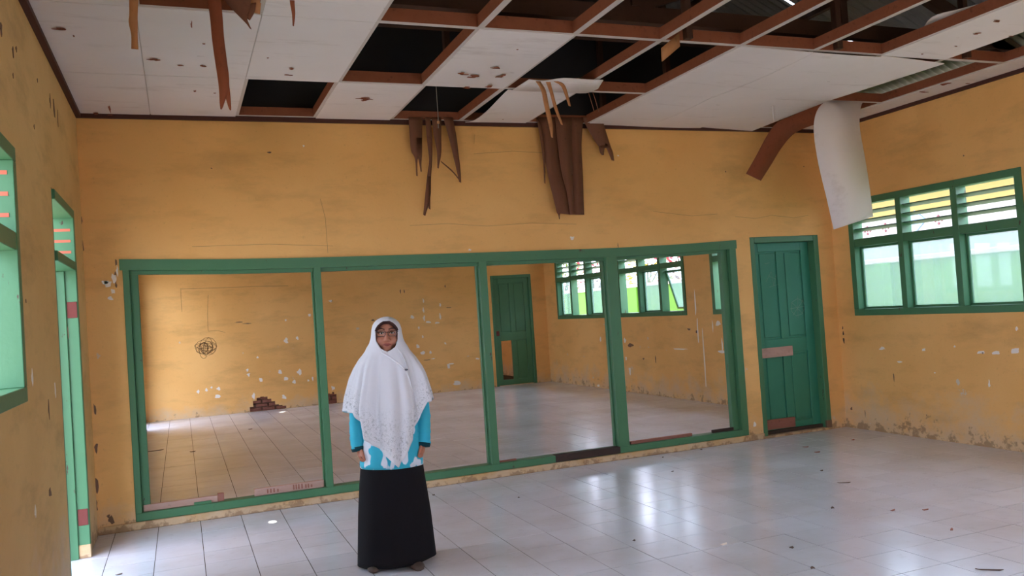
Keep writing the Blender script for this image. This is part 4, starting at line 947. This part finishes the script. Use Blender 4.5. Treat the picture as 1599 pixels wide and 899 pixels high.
sph('scarf_pin', on_scarf(30, 1.168, .009), (.011, .005, .006), 'pin', hj)
ua = [(interp(OX, z)*sg*.98, -.089+.9*abs(interp(OX, z))**1.45, z-.003) for sg, zz in ((-1, (1.405, 1.42, 1.435, 1.448, 1.457)), (1, (1.457, 1.448, 1.435, 1.42, 1.405))) for z in zz]
tube('under_cap', ua, .0085, 'cap', hj, 8)
# ---- shirt: torso and sleeves
def loft(name, tb, mat, parent, fold=0, nf=7, n=72, m=24, hemf=None, attr=None, cap=False):
    V, Fs, A = [], [], []
    z0_, z1_ = tb[0][0], tb[-1][0]
    for j in range(m+1):
        t = j/m
        for i in range(n):
            th = 2*math.pi*i/n; za = hemf(th) if hemf else z0_; z = za+(z1_-za)*t
            rx, rf, cx = [interp([(q[0], q[c]) for q in tb], max(z, z0_)) for c in (1, 2, 3)]
            k = 1+fold*(1-t)**1.2*(math.sin(nf*th+.7)+.5*math.sin((nf*2-1)*th+2))
            V.append((cx+rx*k*math.sin(th), -rf*k*math.cos(th), z)); A.append(t)
    for j in range(m):
        for i in range(n): Fs.append((j*n+i, j*n+(i+1) % n, (j+1)*n+(i+1) % n, (j+1)*n+i))
    o = mesh(name, V, Fs, mat, parent, True)
    if attr: a = o.data.attributes.new(attr[0], 'FLOAT', 'POINT'); a.data.foreach_set('value', [attr[1](t) for t in A])
    so = o.modifiers.new('thick', 'SOLIDIFY'); so.thickness = .004; so.offset = -1
    return o
sh = loft('shirt', [(.588, .193, .158, 0), (.7, .186, .152, 0), (.9, .165, .135, 0), (1.1, .165, .12, 0), (1.2, .13, .085, 0), (1.235, .075, .065, 0)], 'shirt', pr_, .012, 6, attr=('pat', lambda t: 1. if t < .42 else 0.))
for s in (-1, 1):
    pts = [Vector((s*.105, .015, 1.175)), Vector((s*.148, .018, 1.10)), Vector((s*.180, .02, 1.02)), Vector((s*.193, .02, .95)), Vector((s*.197, .008, .87)), Vector((s*.197, -.01, .80)), Vector((s*.194, -.024, .745)), Vector((s*.191, -.032, .705))]
    N, Q = 20, []; V, Fs = [], []
    fine = smooth_secs([(p, p) for p in pts], 5); m = len(fine)
    for j, (p, _) in enumerate(fine):
        t = j/(m-1); r = .048+(.046-.048)*t; d = (fine[min(j+1, m-1)][0]-fine[max(j-1, 0)][0]).normalized(); a = d.cross(Vector((0, 1, 0))).normalized(); b = d.cross(a)
        wr_ = (.035*math.sin(j*1.9+s) if t > .55 else .0)
        for i in range(N): th = 2*math.pi*i/N; rr_ = r*(1+wr_*(1+math.sin(th*2+j))+.03*math.sin(3*th+j*.4)); V.append(p+a*rr_*math.cos(th)+b*rr_*math.sin(th))
    for j in range(m-1):
        for i in range(N): Fs.append((j*N+i, j*N+(i+1) % N, (j+1)*N+(i+1) % N, (j+1)*N+i))
    sl = mesh('sleeve', V, Fs, 'shirt', sh, True); so = sl.modifiers.new('thick', 'SOLIDIFY'); so.thickness = .004; so.offset = -1
    tube('cuff', [(s*.1915, -.0315, .714), (s*.190, -.034, .703), (s*.189, -.037, .690)], [.0475, .0475, .044], 'cuff', sh, 18)
loft('skirt', [(.0, .236, .205, .008), (.3, .218, .185, .004), (.5, .198, .16, 0), (.62, .185, .15, 0), (.72, .165, .13, 0)], 'skirt', pr_, .022, 5, 96, 24, lambda th: .012+.028*(math.sin(th)+1)/2)
for s, yy in ((-1, -.05), (1, -.095)):
    V, Fs = [], []; prof = [(-.12, .022, .055), (-.09, .034, .06), (-.03, .036, .055), (.04, .042, .05), (.09, .042, .04), (.12, .032, .032), (.132, .014, .022)]
    for (t, wd, ht) in prof:
        for i in range(12):
            a = 2*math.pi*i/12; zz = ht*(.5+.5*math.sin(a)); V.append((s*.112+wd*math.cos(a)*(1 if math.sin(a) < .2 else .85)+s*t*.15, yy-t, max(.001, zz)))
    for j in range(len(prof)-1):
        for i in range(12): Fs.append((j*12+i, j*12+(i+1) % 12, (j+1)*12+(i+1) % 12, (j+1)*12+i))
    Fs += [tuple(range(12)), tuple(range(len(prof)*12-12, len(prof)*12))]
    mesh('shoe', V, Fs, 'shoe', pr_, True)
